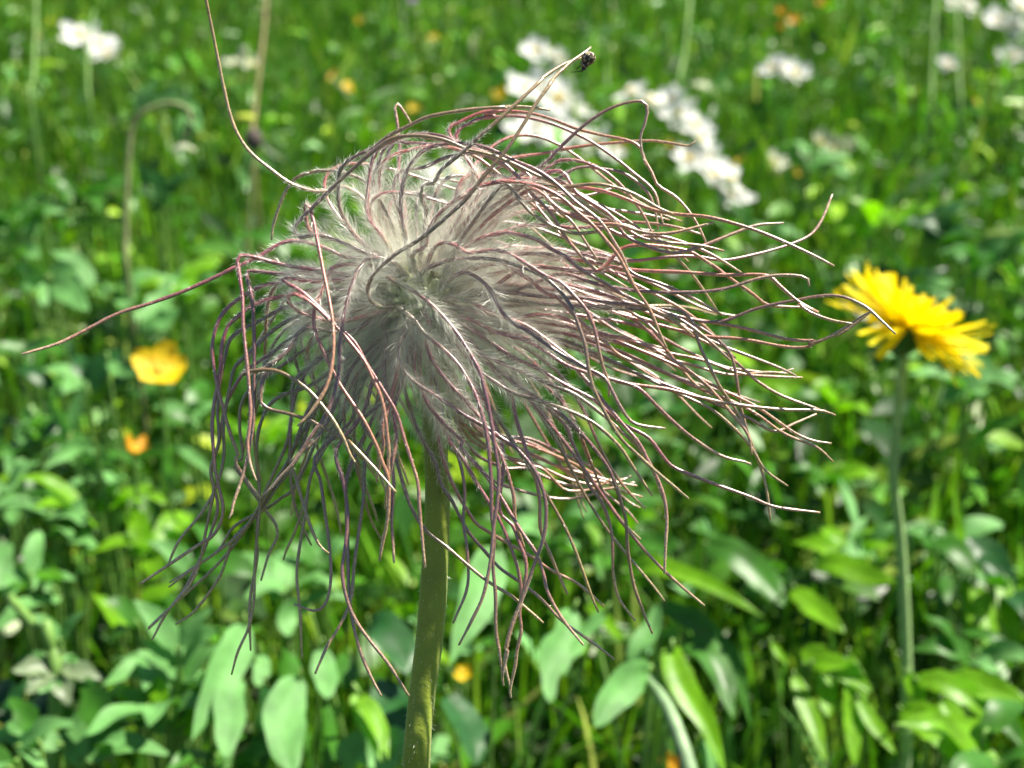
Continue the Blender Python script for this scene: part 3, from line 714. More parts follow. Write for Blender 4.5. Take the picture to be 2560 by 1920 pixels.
# ------------------------------------------------------------------ single leaves and plants
def prof_fn(kind, s):
    if kind == 'oval': return np.sin(np.pi * np.clip(s, 0, 1) ** .85) ** .55
    if kind == 'lance': return np.sin(np.pi * s ** .7) ** .9 * (1 - .15 * s)
    if kind == 'blade': return np.clip(1 - s ** 1.9, .02, 1) * np.clip(.55 + s * 2, 0, 1)
    if kind == 'toothed': return np.sin(np.pi * s ** .75) ** .7 * (1 + .16 * np.abs(np.sin(s * 22)))
    if kind == 'wavy': return np.sin(np.pi * s ** .8) ** .6 * (1 + .22 * np.sin(s * 14))
    return 1 - s
def leaf_mesh(P3, width, kind='oval', tilt=.4, fold=.12, wave=.04, across=6, side_hint=None):
    P = smooth_path(np.array(P3), max(.0015, width * .12)); n = len(P); s = np.linspace(0, 1, n)
    T = unit(np.gradient(P, axis=0))
    vd = unit(P - CAMP)
    sp = unit(np.cross(T, vd)); bk = unit(np.cross(sp, T))
    side = sp * math.cos(tilt) + bk * math.sin(tilt)
    if side_hint is not None: side = unit(np.cross(T, np.array(side_hint)))
    nr = -unit(np.cross(side, T)) * np.sign(np.sum(np.cross(side, T) * (CAMP - P), axis=1))[:, None] * -1
    w = width * .5 * prof_fn(kind, s)
    V = []
    for k in range(across + 1):
        u = 2 * k / across - 1
        edge = 1 + .05 * np.sin(s * 17 + 4 * (u > 0))
        V.append(P + side * (w * u * edge)[:, None] + nr * ((abs(u) ** 1.2) * fold * w * 1.1 + wave * width * np.sin(s * 9 + u * 2.2) * abs(u) - .03 * width * (abs(u) < .05))[:, None])
    V = np.stack(V, 1).reshape(-1, 3); K = across + 1
    i = (np.arange(n - 1)[:, None] * K + np.arange(across)[None]).ravel()
    return V, [np.stack([i, i + 1, i + K + 1, i + K], 1)]

def part(name, V, F, mat, root, parent=None, **kw):
    me = mesh_from(name, V - np.array(root.location), F, mat, **kw)
    return link(name, me, parent or root)

def ground_under(p, dx=0, dy=0.0):
    x, y = p[0] + dx, p[1] + dy
    return np.array([x, y, float(ground_z(np.array(x), np.array(y)))])

# (name, label, category, stalk radius mm, [ (frame path, depth at base, depth at tip, width in photo pixels, shape, material, tilt, fold) ... ])
PL = [
 ('oval_leaved_plant', 'plant with blue-green oval leaves left of the thick stem at the bottom', 'plant', .9, [
  ("O1240,620 1180,760 1080,960 960,1220", .405, .375, 105, 'lance', M_glauc, .3, .10),
  ("O1215,900 1160,980 1150,1120 1130,1300", .395, .37, 82, 'oval', M_glauc, .2, .10),
  ("O1510,890 1440,1020 1430,1180 1470,1380", .39, .365, 108, 'oval', M_glauc, .15, .12),
  ("O1620,740 1625,830 1640,920 1640,1000", .41, .395, 66, 'oval', M_glauc, .2, .1),
  ("O1310,770 1315,850 1290,940", .415, .405, 46, 'oval', M_glauc, .2, .1),
  ("O1340,930 1330,1080 1320,1240 1310,1380", .40, .385, 85, 'oval', M_deep, 1.0, .15),
  ("O1640,1020 1650,1150 1640,1280 1630,1400", .40, .385, 80, 'oval', M_mid, 1.0, .15),
  ("O1460,760 1450,830 1400,900", .425, .41, 80, 'oval', M_mid, .7, .1)]),
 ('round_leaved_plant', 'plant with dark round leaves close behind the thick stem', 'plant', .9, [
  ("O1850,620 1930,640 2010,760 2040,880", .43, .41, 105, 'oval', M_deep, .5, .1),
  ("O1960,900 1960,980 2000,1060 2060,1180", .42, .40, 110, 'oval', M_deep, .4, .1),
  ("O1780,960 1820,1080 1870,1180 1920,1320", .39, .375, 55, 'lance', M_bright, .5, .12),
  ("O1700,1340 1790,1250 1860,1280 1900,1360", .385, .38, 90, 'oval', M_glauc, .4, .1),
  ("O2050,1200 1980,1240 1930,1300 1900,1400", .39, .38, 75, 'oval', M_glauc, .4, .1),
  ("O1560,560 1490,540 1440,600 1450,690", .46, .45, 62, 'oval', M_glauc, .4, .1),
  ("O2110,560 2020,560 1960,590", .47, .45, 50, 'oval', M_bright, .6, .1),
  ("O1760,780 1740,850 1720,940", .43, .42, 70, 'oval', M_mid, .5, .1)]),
 ('pale_leaved_plant', 'plant with long pale blue-green leaves just right of the thick stem', 'plant', 1.0, [
  ("F960,190 880,360 780,620 620,1010", .40, .37, 118, 'lance', M_glauc, .25, .12),
  ("F1480,620 1400,800 1320,1000 1310,1270", .41, .385, 78, 'wavy', M_glauc, .35, .15),
  ("F1700,640 1560,760 1460,900 1400,1080", .42, .40, 50, 'wavy', M_glauc, .6, .15),
  ("F180,1659 200,1540 260,1500 340,1560", .385, .38, 60, 'oval', M_glauc, .4, .1),
  ("F0,1200 80,1330 150,1500 200,1659", .385, .37, 60, 'lance', M_bright, .5, .12),
  ("F600,1200 720,1380 780,1520 800,1700", .41, .39, 100, 'oval', M_deep, .7, .1)]),
 ('folded_leaf_plant', 'folded blue-green leaf on a long pale arching stalk, bottom centre right', 'plant', 1.3, [
  ("M250,1030 200,900 270,780 300,640", .40, .42, 62, 'oval', M_glauc, .6, .25),
  ("M265,1010 190,1020 80,1120 -30,1290", .40, .375, 88, 'oval', M_glauc, .2, .22)]),
 ('arching_leaf_plant', 'plant with long bright green arching leaves right of the seed head', 'plant', 1.1, [
  ("M120,480 300,450 560,540 880,730", .52, .49, 62, 'blade', M_bright, .5, .12),
  ("M540,330 700,380 860,520 960,660", .54, .52, 82, 'oval', M_mid, .5, .12),
  ("M1000,560 1090,640 1180,710 1275,800", .50, .48, 56, 'toothed', M_bright, .4, .12),
  ("M1110,440 1240,440 1400,500 1540,530", .52, .50, 66, 'toothed', M_bright, .5, .12),
  ("M180,300 300,330 420,340", .56, .55, 60, 'oval', M_mid, .5, .1)]),
 ('long_leaved_plant', 'plant with broad bright green leaves hanging at the bottom right of centre', 'plant', 1.2, [
  ("M370,880 420,1050 560,1280 660,1560", .40, .375, 84, 'blade', M_bright, .25, .15),
  ("M320,650 520,760 700,960 790,1300", .43, .41, 66, 'blade', M_mid, .4, .15),
  ("M430,830 560,900 640,1050 700,1260", .42, .40, 90, 'lance', M_mid, .6, .15),
  ("M-60,640 0,700 70,780 160,880", .46, .44, 46, 'blade', M_bright, .4, .1),
  ("M540,1340 560,1420 590,1560", .385, .38, 40, 'oval', M_glauc, .5, .1)]),
 ('lobed_leaf_plant', 'yellow-green plant with deeply lobed leaves left of the yellow flower stalk', 'plant', 1.0, [
  ("M1010,1010 1060,1140 1120,1290 1180,1480", .45, .43, 46, 'toothed', M_bright, .4, .12),
  ("M1290,900 1330,1080 1320,1280 1330,1500", .45, .43, 58, 'toothed', M_bright, .4, .12),
  ("M1060,960 1140,900 1180,860", .46, .46, 60, 'toothed', M_bright, .4, .12),
  ("M1340,1130 1400,1230 1470,1330 1540,1430", .44, .43, 38, 'toothed', M_bright, .4, .12),
  ("M1100,950 1200,960 1300,1010 1420,1110", .45, .44, 60, 'toothed', M_bright, .4, .12),
  ("M1180,1010 1180,1120 1190,1240", .45, .44, 50, 'toothed', M_bright, .4, .12),
  ("M890,840 930,900 990,980", .46, .455, 22, 'lance', M_bright, .3, .1)]),
 ('fern_like_plant', 'bright yellow-green plant with jagged leaves right of the yellow flower stalk', 'plant', 1.0, [
  ("M1560,1190 1680,1240 1800,1340 1920,1520", .43, .41, 80, 'toothed', M_bright, .3, .12),
  ("M1640,1040 1800,1060 1960,1150 2090,1330", .44, .43, 62, 'toothed', M_bright, .4, .12),
  ("M1820,1030 1960,1060 2080,1100 2230,1150", .44, .43, 66, 'toothed', M_bright, .4, .12),
  ("M1780,1140 1840,1240 1880,1360 1900,1440", .43, .42, 60, 'toothed', M_bright, .4, .12),
  ("M1600,1000 1640,1080 1700,1180", .44, .44, 44, 'toothed', M_bright, .4, .12),
  ("M1990,1130 2080,1220 2150,1300 2212,1400", .44, .43, 46, 'toothed', M_mid, .4, .12)]),
 ('hanging_leaf_plant', 'plant with broad yellow-green drooping leaves at the right edge', 'plant', 1.0, [
  ("M1960,560 2010,680 2030,820 1990,980", .50, .48, 62, 'blade', M_bright, .3, .12),
  ("M2110,520 2120,660 2160,820 2200,970", .50, .48, 56, 'blade', M_bright, .3, .12),
  ("M1900,520 1930,640 1920,760 1930,880", .51, .50, 50, 'blade', M_bright, .5, .12),
  ("M1820,480 1790,600 1760,720", .52, .51, 46, 'lance', M_mid, .5, .12),
  ("M1880,360 1880,240 1860,120 1840,-20", .54, .56, 26, 'blade', M_bright, .2, .12),
  ("M1730,230 1750,130 1760,0", .54, .55, 26, 'blade', M_bright, .2, .12),
  ("M2180,650 2200,480 2190,300", .53, .55, 26, 'blade', M_bright, .2, .12)]),
 ('maple_leaved_plant', 'plant with a pale hand-shaped leaf at the left, above the orange buttercup', 'plant', .9, [
  ("N300,260 230,200 170,170 80,150", .62, .61, 46, 'toothed', M_glauc, .3, .12),
  ("N300,260 350,200 410,170 470,180", .62, .62, 52, 'toothed', M_glauc, .3, .12),
  ("N300,250 380,290 440,340 520,420", .61, .59, 62, 'toothed', M_glauc, .2, .12),
  ("N290,260 270,310 260,350 240,390", .61, .60, 42, 'toothed', M_glauc, .3, .12),
  ("N290,250 200,250 140,260 100,240", .61, .60, 44, 'toothed', M_glauc, .3, .12),
  ("N130,100 170,60 230,110", .64, .63, 42, 'toothed', M_glauc, .3, .12),
  ("N820,500 880,430 950,360 1000,230", .60, .62, 60, 'wavy', M_glauc, .4, .12),
  ("N850,560 900,500 980,470 1060,400", .60, .6, 50, 'wavy', M_glauc, .4, .12)]),
 ('forked_leaf_plant', 'plant with forked pale leaves low at the left edge', 'plant', .9, [
  ("N420,1200 360,1060 310,980 330,860", .52, .51, 34, 'lance', M_glauc, .3, .12),
  ("N430,1180 430,1060 470,940 510,810", .52, .52, 36, 'lance', M_glauc, .3, .12),
  ("N560,1220 460,1220 350,1280 250,1370", .51, .49, 48, 'lance', M_glauc, .3, .12),
  ("N640,720 700,770 800,800", .55, .54, 34, 'oval', M_glauc, .3, .12),
  ("N1010,1460 990,1340 1010,1240 1070,1220", .52, .51, 30, 'lance', M_glauc, .3, .12),
  ("N1050,1220 1120,1270 1200,1330 1270,1420", .52, .51, 32, 'lance', M_glauc, .3, .12)]),
]
def make_plant(name, label, cat, sr, leaves, group=None, dx=0, dy=.01):
    L = []
    for path, d0, d1, wpx, kind, mat, tilt, fold in leaves:
        Q = pts(path); dd = np.linspace(d0, d1, len(Q))
        L.append((np.array([at(x, y, d) for (x, y), d in zip(Q, dd)]), wpx * (d0 + d1) / 2 / FPX, kind, mat, tilt, fold))
    b = np.mean([l[0][0] for l in L], axis=0)
    root_p = ground_under(b, dx, dy)
    root = thing(name, label, cat, root_p, group)
    for P3, w, kind, mat, tilt, fold in L:
        V, F = leaf_mesh(P3, w, kind, tilt, fold)
        lf = part('leaf', V, F, mat, root)
        mid = (P3[0] + root_p) / 2 + np.array([0, 0, .01])
        S = smooth_path(np.array([root_p, mid, P3[0], P3[0] * .9 + P3[min(1, len(P3) - 1)] * .1]), .004)
        V, F, t = tube(S, sr / 1000 * .55, 8)
        V -= np.array(root.location)
        link('leaf_stalk', mesh_from('leaf_stalk', V, F, M_stemg), lf)
    return root
for p in PL: make_plant(*p)
# the pale arching stalk of the folded leaf comes towards the viewer before it goes down
pet = bpy.data.objects['folded_leaf_plant']
Q = pts("M250,1030 350,1180 430,1380 480,1560")
P3 = smooth_path(np.array([at(x, y, d) for (x, y), d in zip(Q, (.40, .385, .375, .37))]), .003)
V, F, t = tube(P3, np.linspace(.0014, .0021, len(P3)), 12)
part('main_stalk', V, F, simple('pale_stalk', (.22, .34, .17), .5), pet)

def rosette(px, py, d, n, size, mats, label, name='leafy_plant', spread=1.0, kinds=('lance', 'oval', 'wavy'), el=(.15, .9), group='low leafy plants in the meadow', r=rnd):
    c = at(px, py, d); root_p = ground_under(c)
    root = thing(name, label, 'plant', root_p, group)
    for i in range(n):
        a = 2 * math.pi * (i + r.uniform(-.3, .3)) / n * 1.618 * 2; e = r.uniform(*el)
        dv = np.array([math.cos(a) * math.cos(e), math.sin(a) * math.cos(e), math.sin(e)])
        L = size * r.uniform(.7, 1.25)
        b = c + np.array([r.gauss(0, .35), r.gauss(0, .3), r.uniform(-.7, .1)]) * size * spread * .5
        b[2] = max(b[2], root_p[2] + .01)
        P3 = [b, b + dv * L * .5 + np.array([0, 0, .04 * L]), b + dv * L * .95 + np.array([0, 0, -.18 * L])]
        V, F = leaf_mesh(P3, L * r.uniform(.22, .42), r.choice(kinds), 0, .14, .05, 4, side_hint=(r.gauss(0, .35), r.gauss(-.25, .35), 1))
        lf = part('leaf', V, F, r.choice(mats), root)
        S = smooth_path(np.array([root_p, (b + root_p) / 2 + np.array([0, .003, .004]), b, b + dv * .002]), .006)
        V, F, t = tube(S, .0006, 5)
        link('leaf_stalk', mesh_from('leaf_stalk', V - root_p, F, M_stemg), lf)
    return root
# display position, distance, leaves, leaf length, materials
RS = [(60, 930, .60, 7, .026, [M_glauc, M_mid]), (30, 1060, .55, 7, .026, [M_glauc]), (120, 1120, .52, 8, .028, [M_glauc, M_mid]),
      (230, 1090, .52, 8, .026, [M_glauc, M_bright]), (60, 1240, .48, 8, .028, [M_glauc]), (200, 1010, .56, 7, .024, [M_mid, M_glauc]),
      (330, 1180, .50, 7, .024, [M_bright, M_mid]), (420, 1230, .48, 7, .024, [M_glauc, M_mid]), (290, 1330, .46, 6, .024, [M_mid, M_bright]),
      (450, 1330, .47, 7, .022, [M_glauc, M_bright]), (610, 1270, .50, 7, .024, [M_glauc]), (690, 1210, .52, 6, .022, [M_glauc, M_mid]),
      (360, 1430, .42, 8, .022, [M_glauc, M_mid]), (330, 1530, .40, 8, .024, [M_glauc, M_bright]), (410, 1480, .41, 6, .020, [M_glauc]),
      (60, 1520, .41, 7, .024, [M_mid, M_deep]), (180, 1600, .39, 7, .024, [M_glauc, M_mid]), (30, 1640, .38, 7, .024, [M_glauc, M_mid]),
      (480, 1640, .385, 6, .024, [M_mid]), (1290, 1300, .50, 7, .024, [M_bright, M_mid]), (1180, 1140, .58, 8, .026, [M_glauc, M_mid]),
      (1330, 1140, .58, 7, .024, [M_bright, M_mid]), (1640, 1090, .58, 7, .026, [M_mid, M_glauc]), (1780, 1030, .62, 8, .026, [M_bright, M_mid]),
      (1850, 1180, .54, 8, .024, [M_glauc, M_bright]), (2050, 1180, .55, 8, .026, [M_mid, M_glauc]), (2160, 1250, .50, 7, .026, [M_mid, M_deep]),
      (2100, 1420, .46, 7, .024, [M_glauc, M_mid]), (1830, 1440, .46, 7, .022, [M_glauc, M_bright]), (1700, 1620, .40, 7, .024, [M_mid, M_bright]),
      (2140, 1620, .40, 8, .026, [M_bright, M_mid]), (1300, 1560, .42, 6, .022, [M_deep, M_mid]), (1150, 1600, .41, 6, .022, [M_deep, M_mid]),
      (2130, 560, .80, 8, .036, [M_glauc, M_mid]), (2040, 500, .84, 8, .036, [M_mid, M_deep]), (1900, 480, .88, 7, .036, [M_bright]),
      (2100, 830, .62, 8, .030, [M_glauc]), (1780, 860, .66, 8, .028, [M_bright, M_mid]), (1620, 480, .90, 7, .03, [M_mid, M_glauc]),
      (60, 480, .80, 8, .034, [M_glauc, M_mid]), (160, 430, .84, 7, .034, [M_mid]), (330, 420, .82, 7, .034, [M_mid, M_deep]),
      (250, 620, .72, 8, .032, [M_mid, M_glauc]), (390, 620, .70, 8, .030, [M_glauc, M_bright]), (60, 760, .66, 7, .030, [M_deep, M_mid]),
      (190, 830, .62, 7, .028, [M_deep, M_glauc]), (420, 900, .60, 7, .026, [M_glauc, M_mid]), (560, 950, .58, 6, .024, [M_bright]),
      (700, 700, .72, 7, .03, [M_mid]), (620, 560, .78, 7, .032, [M_bright, M_mid]), (1750, 330, 1.0, 7, .040, [M_glauc]), (1960, 620, .74, 7, .03, [M_glauc, M_deep])]
LB = """pale leafy clump at the left edge, level with the drooping plume tips
pale leafy clump at the left edge below the forked leaves
leafy clump at the left under the wilting orange flower
leafy clump right below the wilting orange flower
pale leafy clump at the left edge above the grey-green whorl
darker leafy clump left of the wilting orange flower
bright leafy clump left of the lowest hanging plumes on the left
leafy clump just under the lower left plume tips
leafy clump above the sprig with narrow leaves
mixed leafy clump behind the lower left plume tips
pale leafy clump between the lower left plumes and the thick stem
leafy clump close left of the thick stem, half way down
pale leafy clump beside the top of the narrow-leaved sprig
leafy clump left of the narrow-leaved sprig near its foot
small pale clump above the oval blue-green leaves
dark leafy clump below the grey-green whorl
leafy clump right of the grey-green whorl at the bottom edge
leafy clump in the bottom left corner
green leafy clump under the largest oval leaf at the bottom edge
bright leafy clump right of the thick stem behind the lowest plume tips
pale leafy clump behind the plumes right of the thick stem
bright leafy clump behind the lower right plumes
leafy clump just right of the lowest plumes on the right
bright leafy clump below the longest right-hand plume tip
pale and bright clump left of the yellow flower stalk, above the hanging leaves
leafy clump right of the yellow flower stalk, at mid height
dark leafy clump at the right edge above the hanging leaves
leafy clump right of the yellow flower stalk among the hanging leaves
leafy clump left of the yellow flower stalk, low down
leafy clump between the hanging bright leaves and the yellow flower stalk at the bottom
bright leafy clump in the bottom right corner
dark leafy clump under the folded blue-green leaf
dark leafy clump right of the thick stem at the bottom edge
pale leafy clump at the right edge above the yellow flower head
dark leafy clump above and right of the yellow flower head
bright upright leafy clump above the yellow flower head
pale leafy clump at the right edge below the yellow flower head
bright leafy clump below left of the yellow flower head
leafy clump below the long white flower chain
pale leafy clump at the left edge above the hand-shaped leaf
green leafy clump left of the nodding plant's stem
dark leafy clump at the foot of the bent nodding stem
leafy clump between the hand-shaped leaf and the long left plume
pale leafy clump above the middle of the long left plume
dark leafy clump at the left edge under the long left plume tip
dark leafy clump left of the wide orange-yellow buttercup
leafy clump right of the wilting orange flower, beside the hanging plumes
bright leafy clump behind the hanging left plumes
leafy clump hidden behind the left half of the seed head
bright leafy clump behind the upper left plumes
pale broad-leaved clump in the right middle distance beside the grey-green cluster
pale and dark clump just left of and above the yellow flower head""".splitlines()
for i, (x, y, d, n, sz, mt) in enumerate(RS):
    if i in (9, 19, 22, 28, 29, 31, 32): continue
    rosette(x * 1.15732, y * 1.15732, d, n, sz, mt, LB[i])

# two taller sprigs with paired leaves at bottom left
def sprig(px0, py0, px1, py1, d, pairs, size, mat, label):
    a = at(px0 * 1.15732, py0 * 1.15732, d); b = at(px1 * 1.15732, py1 * 1.15732, d + .02)
    root_p = ground_under(b); root = thing('leafy_sprig', label, 'plant', root_p, 'leafy sprigs')
    S = smooth_path(np.array([root_p, b, (a + b) / 2, a]), .004); V, F, t = tube(S, np.linspace(.0016, .0009, len(S)), 8)
    part('stem', V, F, M_stemg, root)
    for i in range(pairs):
        u = .25 + .75 * i / (pairs - 1); c = b * (1 - u) + a * u
        for sgn in (-1, 1):
            dv = np.array([sgn * .8, rnd.uniform(-.5, .4), .45 + .6 * u]); dv /= np.linalg.norm(dv); L = size * rnd.uniform(.8, 1.2)
            V, F = leaf_mesh([c, c + dv * L * .5, c + dv * L * .9 + np.array([0, 0, -.1 * L])], L * .36, 'lance', 0, .14, .04, 4, side_hint=(0, -.4, 1))
            part('leaf', V, F, mat, root)
sprig(385, 1400, 395, 1640, .40, 6, .020, M_glauc, 'upright sprig with narrow pale leaves left of the oval blue-green leaves')
sprig(130, 1380, 128, 1650, .40, 4, .012, M_glauc, 'grey-green sprig at the bottom left corner')
# ------------------------------------------------------------------ flowers
def petal_mesh(name, mat, L=1.0, W=.6, kind='oval', cup=.25, S=7, A=4, notch=0):
    s = np.linspace(0, 1, S); V = []
    for k in range(A + 1):
        u = 2 * k / A - 1
        w = W * .5 * (np.sin(np.pi * np.clip(s, 0, 1) ** 1.15 * .93 + .08) ** .6)
        x = s * L * (1 - notch * (1 - abs(u)) * (s > .95))
        V.append(np.stack([x, w * u, cup * s ** 1.6 * L * .8 + .18 * W * (u * u) * s], 1))
    V = np.stack(V, 1).reshape(-1, 3); K = A + 1
    i = (np.arange(S - 1)[:, None] * K + np.arange(A)[None]).ravel()
    return mesh_from(name, V, [np.stack([i, i + 1, i + K + 1, i + K], 1)], mat)

def basis(nrm, spin=0):
    q = Vector(nrm).normalized().to_track_quat('Z', 'Y')
    return q @ Euler((0, 0, spin)).to_quaternion()

_cen = {}
def centre_mesh(mat):
    if mat.name not in _cen:
        parts = [ball((0, 0, .04), .16, 9, 5, (1, 1, .6))]
        for k in range(22):
            a = k * 2.4; rr = .10 + .16 * ((k * 7 % 11) / 11)
            V, F, t = tube(np.array([(math.cos(a) * .06, math.sin(a) * .06, .03), (math.cos(a) * rr * .8, math.sin(a) * rr * .8, .12), (math.cos(a) * rr * 1.1, math.sin(a) * rr * 1.1, .2)]), [.012, .012, .028], 4)
            parts.append((V, F))
        V, F, _ = merge(parts)
        _cen[mat.name] = mesh_from('flower_centre', V, F, mat)
    return _cen[mat.name]

pet_white = [petal_mesh('petal', M_white, 1, .62, cup=c) for c in (.12, .3, .5)]
pet_cream = [petal_mesh('petal', M_cream, 1, .6, cup=c) for c in (.5, .8)]
pet_yel = [petal_mesh('petal', M_yel, 1, .95, cup=c) for c in (.25, .45, .65)]
pet_oran = [petal_mesh('petal', M_oran, 1, .7, cup=c) for c in (.7, 1.1)]
pet_purp = [petal_mesh('petal', M_purp, 1, .5, cup=.6)]

def blossom(root, p, nrm, R, petals, n, cmat, r=rnd, name='flower_centre', jitter=.12):
    """a flower = its centre (part) with the petals as its sub-parts"""
    c = link(name, centre_mesh(cmat), root)
    c.location = Vector(p) - root.location
    c.rotation_mode = 'QUATERNION'; c.rotation_quaternion = basis(nrm, r.uniform(0, 6)); c.scale = (R, R, R)
    for k in range(n):
        o = link('petal', r.choice(petals), c)
        o.rotation_euler = (r.gauss(0, jitter), r.gauss(0, jitter), 2 * math.pi * k / n + r.gauss(0, .06)); o.location = (0, 0, .01 * (k % 2))
        s = r.uniform(.88, 1.08); o.scale = (s, s, s)
    return c

def stalk(root, top, bottom, r0, r1, mat=M_stemg, bend=(0, 0, 0), name='stem'):
    top = np.array(top); bottom = np.array(bottom)
    P = smooth_path(np.array([bottom, bottom * .5 + top * .5 + np.array(bend), top]), .006)
    V, F, t = tube(P, np.linspace(r0, r1, len(P)), 8)
    return part(name, V, F, mat, root)

def umbel(flowers, h, label, stemmat=M_stemg, mats='w', group='white umbels of meadow anemones', cat='white flower', up=(.25, -.45, 1)):
    """flowers: (x, y, diameter) in the full-view frame; h: height of the bloom over the ground"""
    P = []
    mx = np.mean([f[0] for f in flowers]); my = np.mean([f[1] for f in flowers])
    mid = ray_h(mx * 1.15732, my * 1.15732, h); dm = (mid - CAMP).dot(FWD)
    foot_p = ground_under(mid, rnd.uniform(-.01, .01), .01)
    root = thing('white_anemone' if mats == 'w' else 'pale_flower', label, cat, foot_p, group)
    hub = mid + np.array([0, .006, -.028])
    stalk(root, hub, foot_p, .0012, .0010, stemmat)
    for x, y, dia in flowers:
        p = at(x * 1.15732, y * 1.15732, dm + rnd.uniform(-.015, .015))
        R = dia * 1.15732 * dm / FPX * .78
        n = np.array(up) + np.array([rnd.gauss(0, .45), rnd.gauss(0, .4), 0])
        c = blossom(root, p, n, R, pet_white if mats == 'w' else pet_cream, 6, M_ycen, jitter=.16)
        S = smooth_path(np.array([hub, hub * .5 + p * .5 + np.array([0, 0, -.002]), p - np.array([0, 0, .001])]), .004)
        V, F, t = tube(S, .0006, 6); part('flower_stalk', V, F, stemmat, root)
    for k in range(5):
        a = k * 1.256 + rnd.uniform(-.2, .2); dv = np.array([math.cos(a), math.sin(a), .35])
        V, F = leaf_mesh([hub, hub + dv * .010, hub + dv * .019 + np.array([0, 0, -.004])], .006, 'toothed', 0, .1, .05, 4, side_hint=(0, 0, 1))
        part('leaf', V, F, M_mid, root)
    return root
umbel([(172, 78, 58), (212, 98, 60), (232, 118, 44)], .145, 'pair of white flowers at the top left of the meadow')
umbel([(1155, 112, 46), (1182, 120, 50), (1205, 130, 36)], .11, 'creamy white flowers just left of the beetle at the top')
umbel([(1130, 190, 52), (1165, 198, 66), (1205, 215, 70), (1240, 240, 66)], .10, 'large white umbel below the beetle')
umbel([(1125, 285, 58), (1165, 275, 62), (1210, 290, 66)], .09, 'white umbel behind the upper plumes, left one of the low pair')
umbel([(1250, 292, 60), (1290, 310, 58), (1320, 330, 40)], .09, 'white umbel behind the upper plumes, right one of the low pair')
umbel([(1365, 200, 50), (1400, 218, 56), (1430, 228, 44)], .105, 'white flowers left of the top of the white chain')
umbel([(1452, 215, 44), (1470, 245, 58), (1500, 272, 58)], .105, 'topmost white umbel of the long chain of flowers')
umbel([(1512, 300, 54), (1488, 345, 58), (1526, 345, 62)], .10, 'middle white umbel of the long chain, right of a yellow flower')
umbel([(1540, 380, 70), (1576, 385, 56), (1572, 420, 72), (1560, 445, 50)], .095, 'lowest and largest white umbel of the long chain')
umbel([(1668, 148, 44), (1690, 150, 46), (1715, 158, 48)], .11, 'single white umbel in the upper right, standing alone')
umbel([(2158, 45, 50), (2180, 60, 44), (2200, 55, 46), (2205, 15, 46)], .11, 'white umbel in the top right corner')
umbel([(2180, 124, 40), (2195, 120, 30)], .10, 'small white flower below the top right corner umbel')
umbel([(2062, 6, 38), (2088, 12, 34)], .10, 'white flower cut by the top edge at the right')
umbel([(2042, 136, 30), (2050, 142, 26)], .10, 'small pale flower with yellow centre in the upper right')
umbel([(945, 385, 56), (985, 372, 60), (1000, 410, 60), (950, 430, 56)], .09, 'white umbel showing through the fuzzy hair of the seed head')
umbel([(505, 140, 30), (530, 125, 36), (545, 140, 30)], .12, 'pale greenish buds left of the long curved plume', mats='c', group='pale half-open flowers', cat='pale flower')
umbel([(1672, 352, 40), (1668, 370, 30)], .09, 'pale upright closed flower right of the white chain', mats='c', group='pale half-open flowers', cat='pale flower')
umbel([(1736, 345, 30), (1742, 352, 22)], .09, 'small closed flower beside the pale upright one', mats='c', group='pale half-open flowers', cat='pale flower')
umbel([(1770, 310, 44), (1800, 325, 44), (1830, 320, 30)], .085, 'grey-green nodding cluster in the right middle distance', mats='c', group='pale half-open flowers', cat='pale flower')

def buttercup(x, y, dia, h, label, mat='y', nrm=(0, -.5, 1), d=None, n=5):
    p = at(x * 1.15732, y * 1.15732, d) if d else ray_h(x * 1.15732, y * 1.15732, h)
    dm = (p - CAMP).dot(FWD); R = dia * 1.15732 * dm / FPX * .5
    fp = ground_under(p, rnd.uniform(-.008, .008), .006)
    root = thing('buttercup' if mat == 'y' else 'orange_flower', label, 'yellow flower' if mat == 'y' else 'orange flower', fp, 'yellow flowers in the meadow' if mat == 'y' else 'orange flowers in the meadow')
    blossom(root, p, nrm, R, pet_yel if mat == 'y' else pet_oran, n, M_ycen, jitter=.1)
    stalk(root, p - np.array([0, 0, R * .05]), fp, .0010, .0008, M_stemg)
    return root
buttercup(345, 800, 112, 0, 'large orange-yellow buttercup in the meadow left of the seed head', nrm=(.15, -.75, 1), d=.52)
YB = [(720, 165, 30, 'round yellow flower above the left shoulder of the seed head'), (755, 190, 36, 'yellow flower just below and right of a smaller one, above the seed head'),
      (775, 45, 22, 'small yellow flower at the top, right of the curved plume'), (895, 235, 30, 'yellow flower behind the upper left plumes'),
      (940, 85, 30, 'yellow flower near the top centre'), (1080, 205, 34, 'orange-yellow flower left of the white umbels'),
      (1340, 322, 34, 'yellow flower at the right end of the low white umbels'), (1466, 318, 56, 'bright yellow flower touching the white chain'),
      (1598, 346, 30, 'yellow flower right of the white chain'), (2113, 230, 42, 'yellow flower in the upper right, standing alone'),
      (1722, 372, 24, 'small yellow flower below the pale upright one'), (1000, 1455, 40, 'round yellow flower right of the thick stem near the bottom')]
for x, y, s, l in YB: buttercup(x, y, s, .07 if y < 1000 else .05, l, nrm=(rnd.gauss(0, .2), -.8, 1))
for x, y, s, l in [(1688, 28, 26, 'orange flower at the top, left of a group of three'), (1716, 48, 34, 'largest orange flower of the group of three at the top'), (1690, 62, 22, 'lowest orange flower of the group of three at the top'),
                   (1775, 10, 28, 'orange flower cut by the top edge'), (85, 82, 20, 'tiny orange flower at the top left'), (1450, 1652, 46, 'orange flower cut by the bottom edge'), (1085, 345, 20, 'tiny orange flower behind the upper plumes')]:
    buttercup(x, y, s, .08 if y < 1000 else .04, l, mat='o', nrm=(rnd.gauss(0, .2), -.6, 1))
